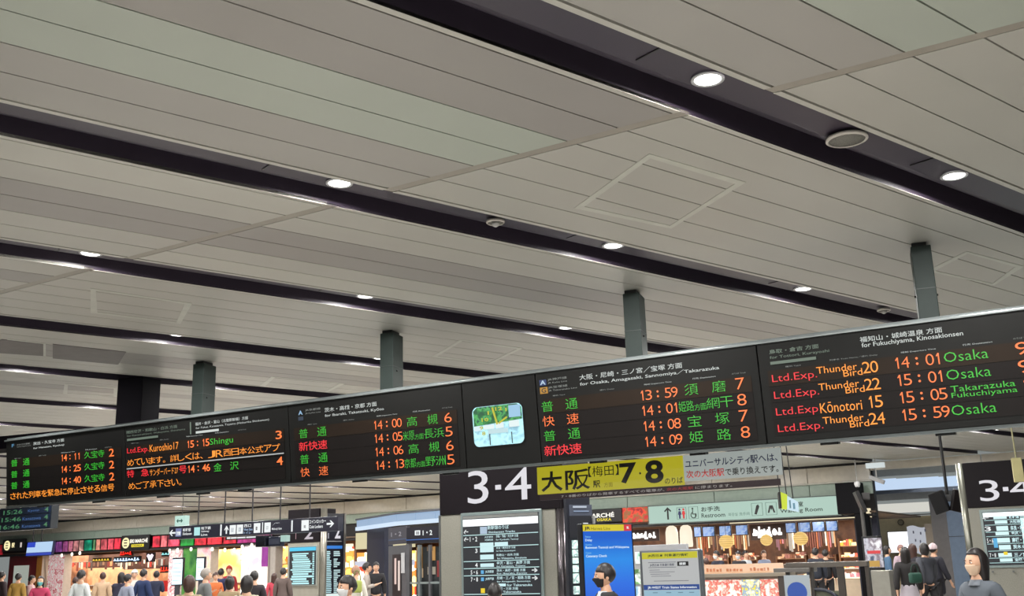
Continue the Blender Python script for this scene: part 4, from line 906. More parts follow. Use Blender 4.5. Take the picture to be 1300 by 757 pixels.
def bx(f0, f1, py0, py1, m=CYW, nm='white_field'): MB().box(xL + wB * f0, xL + wB * f1, -.05, -.041, cz(py0), cz(py1)).build(nm, m, t)
for py in (680.5, 695.5, 713.5, 722.5, 731.5, 755): bx(.01, .99, py + .5, py - .5, E(190, 225, 225, 1), 'board_line')
bt('←', .02, .08, 679, 673, WHITE_G, .03); bt('新幹線のりば', .34, .62, 674.5, 669.5); bt('Shinkansen Tracks', .35, .70, 679, 676.5); bx(.24, .33, 679.5, 670.5, E(170, 190, 210, 1), 'train_icon')
bt('←', .02, .08, 688.5, 682.5, WHITE_G, .03); bt('1・2', .10, .20, 688.5, 682.5, WHITE_G, .02); bt('JR京都線', .30, .41, 685, 682.5); bt('大阪環状線', .30, .41, 688.5, 686); bt('京橋・鶴橋・天王寺 方面', .45, .74, 685, 681.5); bt('for Kyobashi, Tennoji', .45, .74, 689, 686.5)
bx(.235, .41, 702.5, 690.5); bx(.43, .60, 696, 690.5); bt('3', .17, .2, 703, 697.5, WHITE_G, .02); bt('奈良・関西空港 方面', .45, .70, 699, 696.5); bt('for Nara, Kansai-airport', .45, .70, 703, 700.5)
bx(.235, .41, 711.5, 705.5); bt('和歌山・白浜 方面', .45, .74, 708, 705); bt('for Wakayama, Shirahama', .46, .84, 712.5, 709.5); bt('4', .165, .2, 721, 715.5, WHITE_G, .02); bx(.235, .41, 721, 716.5); bt('金沢・富山・高岡 方面', .45, .88, 718.5, 714.5); bt('for Kanazawa, Toyama', .45, .82, 722, 719.5)
bt('5・6', .105, .2, 730, 724.5, WHITE_G, .02); bx(.24, .275, 729.5, 725, E(90, 170, 220, 1), 'line_badge'); bt('JR京都線', .30, .41, 729, 725); bt('茨木・高槻・京都 方面', .45, .82, 727.5, 724); bt('for Ibaraki, Kyoto', .45, .84, 731, 728.5); bt('→', .90, .97, 729, 723.5, WHITE_G, .03)
bt('7・8', .105, .2, 739, 733.5, WHITE_G, .02); bx(.24, .275, 738.5, 734, E(90, 170, 220, 1), 'line_badge'); bt('JR神戸線', .30, .41, 738, 734); bt('尼崎・三ノ宮・姫路 方面', .45, .88, 737, 733); bt('for Amagasaki, Sannomiya', .45, .88, 741, 738.5); bt('→', .90, .97, 738.5, 733, WHITE_G, .03)
bx(.44, .56, 745.5, 742); bt('for Takarazuka', .58, .9, 745.5, 742.5); bx(.235, .285, 753.5, 747.5, E(236, 206, 30, 1), 'yellow_badge'); bt('宝塚・三田 方面', .45, .72, 750, 746.5); bt('for Takarazuka', .45, .76, 753.5, 751)
# side of the centre pier with its own sign and notices
sp = PC.P + PC.d * (a + wC + .16)
q = MB().box(0, .06, .1, .9, 0, 3.35).build('dark_side', M(36, 36, 42, .35), t); q.location = (wC + .08, 0, 0)
SC = Seg(ground(724, 15.9), ground(757, 16.1))
t = SC.thing('side_notice_board', 'narrow dark board with white paper notices on the right flank of the centre pier', 'notice board', 0, 0)
q = SC.loc(752, 690)[0]; MB().box(0, q, .03, .12, 0, 3.2, .01).build('backing', M(34, 36, 46, .4), t)
SC.rect('lit_line', 728, 645, 745, 642.5, E(190, 200, 215, .9), t, .01, .02); SC.rect('lit_line', 729, 650, 748, 648.5, E(150, 170, 200, .8), t, .01, .02); SC.rect('pictogram', 741, 668, 747, 664, WHITE_G, t, .01, .02); SC.rect('dark_field', 724, 684, 752, 655, M(22, 24, 34), t, .015, .02); SC.rect('grey_field', 724, 655, 752, 641, M(70, 76, 92), t, .02, .015)
for i, (y0, y1) in enumerate(((697, 686), (707, 698), (716, 708), (727, 717.5), (728, 741), (744, 755))):
    SC.rect('paper_notice', 727 + i * .4, max(y0, y1), 740 + i * .3, min(y0, y1), Epat('notice_paper', [(180, 214, 205), (214, 232, 226), (120, 150, 150), (224, 236, 232)], 9, .8), t, -.01, .03)
SC.rect('door_handle', 752.5, 665, 754.5, 655, M(200, 200, 200, .3, .6), t, -.02, .03)

# right pier
NR = 22.0; PR = Seg(xy(J(-8, NR)), xy(J(10, NR)))
a, _ = PR.loc(1236, 700); a2, _ = PR.loc(1236, 700); wRt = PR.loc(1300, 700)[0] - a + 1.9
t = PR.thing('right_pier', 'wide grey pier with black head reading 3・4 at the right edge', 'pier', a, 0)
_, zk = PR.loc(1238, 645)
MB().box(0, wRt, 0, 1.1, 0, zk, .01).build('shaft', PIERM, t); zt2 = PR.loc(1228, 588)[1]; MB().box(0, wRt, -.02, 1.12, zk, zt2, .008).build('black_head', PBLK, t)
MB().cyl((-.06, .06, 0), (-.06, .06, zt2), .075, seg=18).build('steel_corner', M(128, 128, 118, .25, .7), t, True)
for b_, x0, x1, y0, y1 in (('3', 1245.5, 1266.5, 637, 609), ('・', 1274, 1280, 624, 618.5), ('4', 1284, 1308, 634, 606)):
    (p, zp), (q, zq) = PR.loc(x0, y0), PR.loc(x1, y1)
    if b_ == '・': MB().box(p - a, q - a, -.04, -.021, zp, zq).build('number_dot', WH, t)
    else: text('platform_number', b_, p - a, q - a, zp, zq, -.035, WH, t, .0)
(xL, zt) = PR.loc(1247, 651); (xr_, zb_) = PR.loc(1255, 718); xL -= a; xR = wRt - .35; wB = xR - xL
route_board(t, PR, xL, xR, zt, zb_, 0, a, None, 2)
def cz(py, px=1252): return PR.loc(px, py)[1]
MB().box(xL + .01, xR - .01, -.05, -.04, cz(657), cz(651.5)).build('white_header', E(240, 250, 250, 1.3), t)
PXW = (PR.loc(1290, 690)[0] - PR.loc(1250, 690)[0]) / 40
def fx(px): return PR.loc(px, 690)[0] - a
for i, (y0, y1) in enumerate(((660, 656), (666, 662), (675, 669), (680.5, 676), (690, 684), (699, 693), (708, 703), (714, 710))):
    bx_ = lambda x0, x1, ya, yb, m=CYW, nm='white_field': MB().box(x0, x1, -.05, -.041, cz(ya), cz(yb)).build(nm, m, t)
    bx_(xL + .02, xR - .02, y0 + 1.6, y0 + .9, E(180, 220, 220, 1), 'board_line')
    bx_(fx(1266 + (i % 3)), fx(1283), y0, y1, E(205, 236, 236, 1.1)); 
    text('board_lettering', ('新幹線 Shinkansen', '大阪環状線 方面', '奈良・和歌山 方面', '金沢・富山 方面', '高槻・京都 方面', '茨木 for Kyoto', '三ノ宮・姫路', '宝塚 Takarazuka')[i], fx(1286), fx(1300) + .25, cz(y0), cz(y1), -.052, CYW, t, .03)
    if i in (0, 2, 4, 6): text('board_lettering', ('←', '', '3', '', '5・6', '', '7・8')[i], fx(1252 + i * .5), fx(1260 + i * .5), cz(y0), cz(y1), -.052, WHITE_G, t, .02)
MB().box(fx(1273), fx(1278), -.056, -.05, cz(705.5), cz(701.5)).build('yellow_badge', E(240, 210, 20, 1), t); MB().box(fx(1262), fx(1267), -.056, -.05, cz(696), cz(684)).build('line_badge', E(80, 170, 220, 1), t)
MB().box(fx(1300) - .0, xR - .03, -.05, -.041, zb_ + .05, cz(660)).build('map_field', Epat('map_print', [(200, 236, 232), (160, 205, 205), (215, 240, 238), (60, 90, 110)], 7, 1.0), t)
for px in (1256, 1282): MB().cyl((fx(px), -.03, zb_ - .12), (fx(px), -.05, zb_ - .12), .02, seg=8).build('board_lock', STEEL, t)

# pier for platforms 1 2
NP = 27.0; PP = Seg(xy(J(-34, NP)), xy(J(-14, NP)))
a, _ = PP.loc(365, 710); b, _ = PP.loc(405, 710); w1 = b - a
t = PP.thing('platform_one_two_pier', 'grey pier with lit route boards and black heads reading 1 2, left of centre', 'pier', a, 0)
zk = PP.loc(366, 690)[1]; ztp = PP.loc(366, 650)[1] + .05
MB().box(0, w1, 0, .8, 0, zk, .01).build('shaft', M(150, 146, 134, .5), t); MB().box(0, w1, -.02, .8, zk, ztp, .008).build('black_head', PBLK, t); 
MB().cyl((w1 + .10, .10, 0), (w1 + .10, .10, ztp), .11, seg=20).build('steel_corner', M(140, 136, 126, .3, .6), t, True)
_, z1 = PP.loc(405, 693); _, z0 = PP.loc(368, 743)
MB().box(.10, w1 - .06, -.04, 0, z0 - .04, z1 + .02, .008).build('board_frame', M(170, 176, 170, .3, .4), t); MB().box(.14, w1 - .10, -.05, -.04, z0, z1 - .02).build('board_face', NVY, t)
MB().box(.14, w1 - .10, -.056, -.05, z1 - .15, z1 - .03).build('blue_header', E(60, 190, 230, 1.1), t)
rr = random.Random(3); zz = z1 - .22
while zz > z0 + .04:
    hh = .035 + rr.random() * .035; l0 = .2 + rr.random() * .12; l1 = w1 * (.62 + rr.random() * .22)
    MB().box(l0, l1, -.056, -.05, zz - hh, zz).build('timetable_row', E(186, 236, 240, 1.05), t); MB().box(w1 - .24, w1 - .16, -.056, -.05, zz - hh, zz).build('timetable_row', E(186, 236, 240, .9), t); zz -= hh + .018
text('platform_number', '1', w1 * .25, w1 * .30, zk + .12, zk + .40, -.035, E(190, 150, 160, .8), t, .03); text('platform_number', '2', w1 * .55, w1 * .82, zk + .10, zk + .48, -.035, E(210, 200, 210, .8), t, .02)
# right flank faces the camera more
A2 = ground(409.5, at(408, 710, 1).y * 0 + (PP.P + PP.d * (a + w1 + .1)).y + .05); B2 = ground(436, A2[1] + .75); SF = Seg(A2, B2)
t2 = SF.thing('timetable_flank', 'dark flank of the platform 1 2 pier with a long white timetable', 'notice board', 0, 0)
LF = SF.L; zk2 = SF.loc(412, 690)[1]
MB().box(.05, LF, 0, .08, 0, SF.loc(420, 652)[1], .01).build('panel', M(26, 26, 34, .35), t2); MB().box(LF, LF + .07, -.02, .3, 0, SF.loc(436, 652)[1]).build('edge_post', M(120, 116, 108, .3, .4), t2)
SF.rect('blue_header', 411, 697, 434, 693, E(30, 120, 210, 1), t2, -.02, .02); SF.rect('sill_line', 412, 688, 433, 687, M(140, 140, 140), t2, -.02, .02)
SF.txt('1', 415.5, 684, 417.5, 677, WH, t2, -.02, bold=.03); SF.txt('2', 424.5, 684, 432, 665, WH, t2, -.02, bold=.02)
rr = random.Random(5)
for i in range(24):
    y = 700 + i * 2.35; SF.rect('timetable_row', 411.5 + (i > 3) * .3, y + 1.5, 418 + (1.5 if i > 4 else 0) + rr.random(), y, E(196, 236, 240, 1), t2, -.02, .015)
    if rr.random() < .75: SF.rect('timetable_row', 423.5, y + 1.6, 427 + rr.random() * 4.5, y, E(200, 230, 232, .9), t2, -.02, .015)
SF.rect('white_field', 410.5, 770, 430, 753.5, E(225, 240, 236, 1), t2, -.03, .015)

# ------------------------------------------------------------------ hanging signs
NS = 24.0; HS = Seg(xy(J(-40, NS)), xy(J(-10, NS)))
a, za = HS.loc(214, 685.5); b, zb = HS.loc(429, 659.5); wS = b - a; hS = HS.loc(214, 669)[1] - za; 
t = HS.thing('direction_sign', 'long black hanging direction sign with white arrows and icons, left of centre', 'sign', a, za)
MB().box(0, wS, 0, .22, 0, hS, .01).build('sign_box', M(22, 22, 36, .35), t)
for px in (248.5, 282, 317, 352.5, 390): 
    q = HS.loc(px, 665)[0] - a; MB().cyl((q, .1, hS), (q, .1, H - za), .022, seg=8).build('hanger_rod', M(36, 34, 38), t)
def sx(px): return HS.loc(px, 672)[0] - a
def sb(x0, x1, f0, f1, m=WHITE_G, nm='icon_field'): MB().box(sx(x0), sx(x1), -.014, -.001, hS * f0, hS * f1, .0).build(nm, m, t)
def stx(b_, x0, x1, f0, f1, m=WHITE_G, bold=.015): text('sign_lettering', b_, sx(x0), sx(x1), hS * f0, hS * f1, -.012, m, t, bold)
def arrow(x0, x1, up=0):
    c = (sx(x0) + sx(x1)) / 2; w2_ = (sx(x1) - sx(x0)) / 2; zc_ = hS * .5; L_ = w2_
    pts = [(-1, 0), (-.1, .9), (.15, .9), (-.35, .25), (1, .25), (1, -.25), (-.35, -.25), (.15, -.9), (-.1, -.9)]
    if up == 1: pts = [(-y, -x) for x, y in pts]
    if up == 2: pts = [(-x, -y) for x, y in pts][::1]
    s2 = min(w2_, hS * .3) if up == 1 else w2_
    MB().prism([(c + x * (w2_ if up != 1 else w2_), zc_ + y * hS * .26 * (1 if up != 1 else 1.15)) for x, y in pts], -.014, -.001).build('arrow', WHITE_G, t)
arrow(215.5, 223); sb(223.5, 230.5, .2, .82, E(120, 130, 180, .8)); sb(224.2, 229.8, .3, .58); stx('新幹線', 232.5, 242.5, .55, .8); stx('Shinkansen', 232.5, 244, .28, .48)
sb(247, 254, .2, .82, E(170, 225, 225, 1)); stx('地下鉄', 255.5, 268, .6, .84); stx('Subway', 256, 266, .38, .55); stx('Line', 256, 264, .15, .32)
sb(280, 281.5, .08, .92); arrow(285, 290.5, 1); sb(292, 299.5, .15, .82); sb(301, 308.5, .15, .82); sb(294, 297.5, .3, .62, E(180, 190, 200, .8)); sb(303, 306.5, .3, .62, E(180, 190, 200, .8)); stx('西口', 310, 319, .6, .82); stx('West Gate', 310, 321, .35, .52, E(170, 200, 235, .9)); stx('トイレ', 310, 319, .12, .28, E(170, 200, 235, .9))
sb(322.5, 330.5, .15, .85); sb(333, 333.8, .12, .88); sb(336, 343.5, .15, .85); sb(325, 327, .35, .6, INK, 'icon_mark'); sb(338, 341, .35, .6, E(200, 205, 210, .8), 'icon_mark'); stx('御堂筋口', 345.5, 355, .55, .8); stx('Midosuji Gate', 345.5, 358, .25, .45)
sb(370, 371.5, .1, .9); sb(383, 392, .12, .86); sb(386, 388.5, .3, .5, INK, 'icon_mark'); stx('コインロッカー', 393, 414, .58, .84, WHITE_G, .02); stx('Coin Lockers', 393, 410, .25, .48, WHITE_G, .02); arrow(415, 424, 2)
t['label'] = 'long black hanging direction sign with white arrows and icons, left of centre'
# under-strip with white lettering
HB = Seg(xy(J(-40, 25)), xy(J(-10, 25)))
t3, o = simple('lower_sign_strip', 'thin dark strip with white marks under the long direction sign', 'sign', HB, 287, 686, 324, 681)
for (x0, x1) in ((288, 292), (293, 300), (301, 311), (312.5, 324)): HB.rect('white_mark', x0, 684.6 - (x0 - 288) * .05, x1, 682.3 - (x0 - 288) * .05, WHITE_G, t3, .0, .02, o)
(b, _) = HB.loc(324, 681); MB().box(-.05, b - o[0] + .05, .02, .08, .0, .14).build('strip', BLACK, t3)
# arrow light box above the sign
HB = Seg(xy(J(-40, 25)), xy(J(-10, 25)))
t, o = simple('arrow_light_box', 'small white lit box with a double arrow over the direction sign', 'sign', HB, 221.5, 668.5, 235, 654.5); (b, zb) = HB.loc(235, 654.5); w_, h_ = b - o[0], zb - o[1]
MB().box(0, w_, 0, .2, 0, h_, .01).build('box', E(190, 226, 214, .95), t); c = h_ * .5
MB().prism([(w_ * .2, c), (w_ * .35, c + .07), (w_ * .35, c + .02), (w_ * .65, c + .02), (w_ * .65, c + .07), (w_ * .8, c), (w_ * .65, c - .07), (w_ * .65, c - .02), (w_ * .35, c - .02), (w_ * .35, c - .07)], -.012, -.001).build('double_arrow', M(40, 90, 80), t)
MB().cyl((w_ * .5, .1, h_), (w_ * .5, .1, H - o[1]), .012, seg=8).build('hanger_rod', M(60, 60, 60), t)
t, o = simple('square_light_box', 'small pale lit box just left of the platform 1 2 pier head', 'sign', HB, 356, 688, 364, 680); HB.rect('box', 356, 688, 364, 679.5, E(170, 205, 196, .9), t, 0, .15, o)
# dark camera-like monitors under the direction sign
t, o = simple('hanging_monitor_pair', 'pair of dark monitors seen edge-on under the direction sign', 'monitor', HB, 327, 695, 356, 681); (b, zb) = HB.loc(356, 681); w_, h_ = b - o[0], zb - o[1]
MB().box(0, w_ * .42, -.1, .25, 0, h_ + .05, .02).build('left_monitor', M(18, 20, 30, .3), t); MB().box(w_ * .46, w_, 0, .2, .0, h_, .02).build('right_monitor', M(24, 30, 48, .3), t); MB().box(w_ * .5, w_ * .97, -.012, 0, .06, h_ - .06).build('screen', E(34, 44, 70, .6), t); MB().cyl((w_ * .45, .1, h_), (w_ * .45, .1, h_ + .5), .03, seg=8).build('mount', BLACK, t)

# small departure screen at far left
DL = Seg(xy(J(-36, 20)), xy(J(-20, 20)))
t, o = simple('small_departure_screen', 'small dark screen with green train times hung below the board at the left edge', 'departure board', DL, -30, 674, 65, 641); (b, zb) = DL.loc(64, 671); (b2, zt_) = DL.loc(66, 641)
o = DL.loc(-30, 676); w_, h_ = b - o[0], zt_ - zb; t.location.z = zb
MB().box(0, w_, 0, .25, 0, h_, .01).build('housing', M(20, 26, 32, .4), t); ox = o[0]
for r, (tm, dst) in enumerate((('15:26', 'Kyoto'), ('15:46', 'Kanazawa'), ('16:46', 'Kanazawa'))):
    z0 = h_ * (.72 - .32 * r); MB().box(.05, w_ - .04, -.012, 0, z0 - .03, z0 + h_ * .24).build('led_row', M(16, 26, 44, .3), t)
    q = lambda px: DL.loc(px, 655)[0] - ox
    text('led_lettering', tm, q(5 - r * 1.5), q(29 - r), z0, z0 + h_ * .19, -.02, E(70, 130, 90, .8), t, .01); text('led_lettering', dst, q(36 if r == 0 else 30), q(50 if r == 0 else 53), z0 + .01, z0 + h_ * .15, -.02, E(70, 110, 170, .8), t, .0); text('led_lettering', '4', q(57), q(62), z0, z0 + h_ * .2, -.02, E(70, 130, 90, .8), t, .01)
for px in (5, 40): qq = DL.loc(px, 655)[0] - ox; MB().cyl((qq, .12, h_), (qq, .12, H - zb), .02, seg=8).build('hanger_rod', BLACK, t)
# tilted blue-white monitor
DM = Seg(xy(J(-50, 31)), xy(J(-24, 31)))
o = DM.loc(33, 706); t = DM.thing('information_monitor', 'tilted blue and white information monitor on two rods at the left', 'monitor', o[0], o[1]); (b, zb) = DM.loc(66, 687.5); w_, h_ = b - o[0], zb - o[1]
sl = .14
def para(x0, x1, z0, z1, y0, y1): return MB().prism([(x0 + sl * z0, z0), (x1 + sl * z0, z0), (x1 + sl * z1, z1), (x0 + sl * z1, z1)], y0, y1)
para(-.03, w_ + .03, -.03, h_ + .03, 0, .12).build('housing', M(20, 24, 60, .4), t); para(0, w_, h_ * .22, h_, -.012, 0).build('screen', E(178, 208, 240, 1), t); para(0, w_ * .32, h_ * .62, h_, -.02, -.012).build('screen_badge', E(20, 60, 190, 1), t); para(0, w_, h_ * .0, h_ * .2, -.012, 0).build('screen_footer', E(30, 60, 180, .9), t)
for px in (40, 51): q = DM.loc(px, 690)[0] - o[0]; MB().cyl((q, .06, h_), (q, .06, H - o[1]), .03, seg=8).build('hanger_rod', BLACK, t)
# twin monitors on a pole at the right
p = at(1205, 634, 24); t = thing('twin_hanging_monitors', 'two dark tilted monitors back to back on a black ceiling pole at the right', 'monitor', (p.x, p.y, p.z), R(-25))
MB().cyl((-.03, 0, .05), (-.03, 0, H - p.z), .035, seg=10).build('pole', BLACK, t)
for sgn, c in ((-1, (8, 8, 11)), (1, (14, 9, 10))):
    q = MB().box(-.19, .19, -.05, .05, -.24, .24, .02).build('monitor_body', M(*c, .5, spec=.2), t); q.location = (.21 * sgn, -.02, -.06); q.rotation_euler = (R(10), R(12 * sgn), R(38 * sgn))
MB().box(-.06, .06, -.06, .06, -.05, .1, .01).build('mount_block', M(40, 40, 42), t)
# dark monitor leaning at the food shop's end
p = at(1093, 640, 30); t = thing('leaning_monitor', 'thin black monitor seen edge-on on a grey pole, right of the food shop', 'monitor', (p.x, p.y, p.z), R(-10))
q = MB().box(-.05, .05, -.3, .3, -.25, .36, .01).build('monitor_body', BLACK, t); q.rotation_euler = (0, R(-18), 0)
MB().box(-.05, .25, -.03, .03, .10, .17, .01).build('arm', M(50, 48, 50), t); q = MB().cyl((.0, 0, .2), (.02, 0, -p.z), .05, seg=10).build('pole', M(96, 94, 92, .3, .5), t)
MB().box(.05, .25, -.06, .06, .12, .30, .01).build('camera_head', M(60, 58, 58), t)
# poster stand beside it
DPs = Seg(ground(1099, 28.0), ground(1124, 27.6)); t = DPs.thing('lit_poster_stand', 'dark stand with a lit magazine-like poster with a red band, at the corridor mouth', 'poster stand', 0, 0)
MB().box(0, DPs.L * .85, 0, .2, 0, DPs.loc(1102, 681)[1], .01).build('housing', M(16, 16, 20, .4), t)
DPs.rect('poster', 1100.5, 721, 1118.5, 683, Epat('poster_photo', [(50, 60, 80), (150, 150, 160), (90, 80, 90), (190, 190, 196)], 3, .6), t, -.02, .02); DPs.rect('red_band', 1102, 703.5, 1118, 699, E(225, 30, 44, .9), t, -.03, .02); DPs.rect('yellow_patch', 1103, 720, 1117, 712, E(220, 170, 60, .7), t, -.03, .02)
q = MB().box(.35, .85, -.35, -.1, 0, DPs.loc(1112, 724)[1], .02).build('steel_barrier', M(150, 148, 140, .3, .6), t)
# security cameras
for lb, px, py in (('white dome security camera hung from the bulkhead at the right', 1107, 617), ('white bullet security camera hung from the bulkhead at the right', 1131, 613)):
    o = Nn.loc(px, py); p = Nn.P + Nn.d * o[0] - Nn.n * 2; tt = thing('security_camera', lb, 'camera', (p.x, p.y, o[1]), F.rz)
    MB().cyl((0, 0, 0), (0, 0, H - o[1]), .02, seg=8).build('stem', M(170, 168, 164), tt)
    if 'dome' in lb: MB().lathe([(.01, -.16), (.07, -.13), (.10, -.05), (.10, .02), (.04, .06), (.01, .06)], 18).build('dome', M(205, 205, 205, .3), tt, True); MB().ball((0, -.02, -.13), .05).build('lens', BLACK, tt, True)
    else: q = MB().box(-.26, .26, -.07, .07, -.07, .07, .02).build('camera_body', M(150, 150, 150, .3), tt); q.rotation_euler = (0, R(25), 0); MB().box(-.3, .3, -.08, .08, H - o[1] - .32, H - o[1] - .15, .01).build('lit_mount', E(210, 220, 220, .9), tt)
# exit sign with rods
EX = Seg(ground(995, 22), ground(1012, 21.6))
o = EX.loc(992, 646); p = at(992, 646, 22); t = thing('exit_sign', 'small yellow-green and white lit hanging sign on three rods before the Waiting Room lettering', 'sign', (p.x, p.y, p.z), R(-8))
q = MB().box(-.045, 0, -.12, .12, 0, .33, .005).build('dark_edge', BLACK, t); q = MB().prism([(0, 0), (.10, -.02), (.13, .27), (.0, .33)], -.12, .1).build('lit_green_face', E(196, 214, 20, 1), t)
MB().prism([(.12, .26), (.34, .12), (.34, -.08), (.10, -.02)], -.05, .02).build('lit_white_face', E(200, 226, 240, .95), t); MB().box(.16, .19, -.07, -.05, .0, .16).build('pictogram', M(90, 130, 150), t); MB().box(.23, .27, -.07, -.05, -.02, .10).build('pictogram', M(90, 130, 150), t)
for x_ in (.02, .15, .27): MB().cyl((x_ - .02, 0, .2), (x_ - .10, 0, H - p.z), .011, seg=6).build('hanger_rod', BLACK, t)
# cream box hanging at the right
p = at(1292, 597, 17); t = thing('cream_hanging_box', 'narrow cream coloured box on a thin cord in front of the right 3・4 head', 'sign', (p.x, p.y, p.z), R(-20))
q = MB().box(-.075, .075, -.05, .05, -.19, .19, .008).build('box', M(176, 168, 120, .5), t); q.rotation_euler.y = R(0)
MB().cyl((0, 0, .19), (-.02, 0, H - p.z - .02), .012, seg=6).build('cord', M(150, 146, 110), t); MB().box(-.09, .05, -.04, .04, H - p.z - .05, H - p.z).build('ceiling_plate', M(180, 176, 140), t)

# ------------------------------------------------------------------ standing displays in front
# blue service screen
BL = Seg(ground(726, 14.3), ground(806, 14.75)); a, zt_ = BL.loc(739, 666.6); _, zt2_ = BL.loc(800, 666.2)
_p = BL.loc(740, 700)[0]; x0_ = BL.loc(741.5, 710)[0]; x1_ = BL.loc(803, 710)[0]
t = BL.thing('service_status_screen', 'tall blue screen with yellow header announcing train delays, centre foreground', 'screen', x0_, 0)
wb_ = x1_ - x0_; zt_ = (zt_ + zt2_) / 2
MB().box(-.02, wb_ + .03, 0, .12, .1, zt_ + .015, .01).build('housing', M(14, 16, 30, .4), t)
def grad_blue():
    m = bpy.data.materials.new('screen_blue_picture'); m.use_nodes = True; nt = m.node_tree; p = nt.nodes['Principled BSDF']
    tc = nt.nodes.new('ShaderNodeTexCoord'); sp_ = nt.nodes.new('ShaderNodeSeparateXYZ'); nt.links.new(tc.outputs['Generated'], sp_.inputs[0])
    rp = nt.nodes.new('ShaderNodeValToRGB'); nt.links.new(sp_.outputs['Z'], rp.inputs[0]); e = rp.color_ramp.elements
    e[0].position = .35; e[0].color = (*srgb(20, 60, 200), 1); e[1].position = .78; e[1].color = (*srgb(36, 140, 232), 1); q = e.new(.95); q.color = (*srgb(10, 92, 205), 1); q = e.new(.6); q.color = (*srgb(40, 110, 225), 1)
    nt.links.new(rp.outputs[0], p.inputs['Emission Color']); p.inputs['Emission Strength'].default_value = .95; p.inputs['Base Color'].default_value = (.01, .02, .05, 1); return m
MB().box(0, wb_, -.01, 0, .3, zt_ - .085).build('screen', grad_blue(), t); MB().box(0, wb_ * .84, -.012, 0, zt_ - .085, zt_).build('yellow_header', E(216, 200, 40, .95), t); MB().box(wb_ * .84, wb_, -.012, 0, zt_ - .085, zt_).build('red_badge', E(214, 50, 60, .95), t)
text('screen_lettering', 'JR', wb_ * .02, wb_ * .14, zt_ - .075, zt_ - .025, -.016, M(30, 40, 60), t, .03); text('screen_lettering', 'Hanwa Line', wb_ * .16, wb_ * .55, zt_ - .07, zt_ - .03, -.016, M(120, 110, 50), t, .0); text('screen_lettering', 'R', wb_ * .90, wb_ * .95, zt_ - .06, zt_ - .025, -.016, WHITE_G, t, .03)
for b_, f0, f1, py0, py1, m in (('Status', .03, .14, 683, 680.5, 0), ('Delay', .03, .17, 688.5, 684.5, 1), ('Section', .03, .16, 693, 690.8, 0), ('Between Tennoji and Wakayama', .03, .93, 698, 694, 1), ('Cause', .03, .14, 703.5, 701, 0), ('Catenary Check', .03, .46, 709, 704.8, 1)):
    z0, z1 = BL.loc(745, py0)[1], BL.loc(745, py1)[1]; text('screen_lettering', b_, wb_ * f0, wb_ * f1, z0, z1, -.014, E(130, 200, 240, .9) if m == 0 else E(215, 240, 250, 1), t, .015)
# information stand
IS = Seg(xy(J(-12, 15.0)), xy(J(6, 15.0))); x0_, _ = IS.loc(812.5, 725); x1_, _ = IS.loc(891.5, 725); wI = x1_ - x0_; z1 = (IS.loc(815, 700)[1] + IS.loc(888, 696)[1]) / 2
t = IS.thing('train_status_stand', 'white information stand with yellow header and blue band of train status', 'notice board', x0_, 0)
MB().box(0, wI, 0, .10, .3, z1, .02).build('frame', M(120, 124, 130, .3, .6), t); MB().box(.05, wI - .05, -.012, .0, .35, z1 - .03).build('sheet', E(206, 208, 208, .72), t)
def iz(py): return IS.loc(815, py)[1]
def ix(px): return IS.loc(px, 725)[0] - x0_
IB = M(30, 40, 70)
MB().box(.055, wI - .055, -.02, -.012, iz(710.5), z1 - .035).build('yellow_header', E(206, 200, 30, .85), t); MB().box(.055, wI - .055, -.02, -.012, iz(749.5), iz(743)).build('blue_band', E(24, 70, 150, .8), t); MB().box(.055, wI - .055, -.018, -.012, .4, iz(750)).build('pale_blue_field', E(160, 200, 220, .8), t)
text('stand_lettering', 'JR西日本 列車運行情報', ix(824), ix(876), iz(709) + .005, iz(704.5), -.024, M(40, 60, 40), t, .02)
for bx4 in ((824, 859, 721.5, 721), (824, 859, 715.2, 714.7)): MB().box(ix(bx4[0]), ix(bx4[1]), -.018, -.012, iz(bx4[2]), iz(bx4[3])).build('box_line', IB, t)
text('stand_lettering', 'JR西日本 列車運行情報', ix(826), ix(857), iz(720.3), iz(716.5), -.018, IB, t, .01); MB().box(ix(861), ix(875), -.018, -.012, iz(720), iz(714.5)).build('search_button', INK, t); text('stand_lettering', '検索', ix(863.5), ix(872), iz(719), iz(715.5), -.022, WHITE_G, t, .02)
for i, (p0, p1) in enumerate(((825, 838), (825, 857), (826, 850), (827, 852))): MB().box(ix(p0), ix(p1), -.016, -.012, iz(724.8 + i * 2.6), iz(724.1 + i * 2.6)).build('fine_print_line', M(120, 120, 130), t)
MB().box(ix(830), ix(874), -.016, -.012, iz(738.8), iz(738)).build('fine_print_line', M(120, 120, 130), t)
text('stand_lettering', 'JR-WEST Train Status Information', ix(822), ix(884), iz(748.6), iz(745), -.026, WHITE_G, t, .02)
for p0 in (828, 845, 860, 874): MB().box(ix(p0), ix(p0 + 6), -.024, -.018, iz(753.4), iz(752.6)).build('fine_print_line', M(90, 120, 140), t)
# grey wall panel with green posters behind the stand
GP = Seg(xy(J(-14, 17)), xy(J(6, 17))); x0_, _ = GP.loc(803, 725); x1_, _ = GP.loc(874, 725); z1 = GP.loc(806, 693)[1]
t = GP.thing('grey_partition', 'light grey partition behind the information stand with small green posters', 'partition', x0_, 0); MB().box(0, x1_ - x0_, 0, .08, 0, z1, .008).build('panel', M(176, 176, 180, .5), t)
for y0, y1, c in ((716, 701, (90, 170, 130)), (742, 723, (110, 160, 100)), (757, 745, (120, 160, 190))): GP.rect('poster', 807, y0, 812.5, y1, Epat('poster_%d' % c[0], [c, (230, 235, 235), tuple(int(v * .7) for v in c)], 6, .6), t, -.01, .02, (x0_, 0))
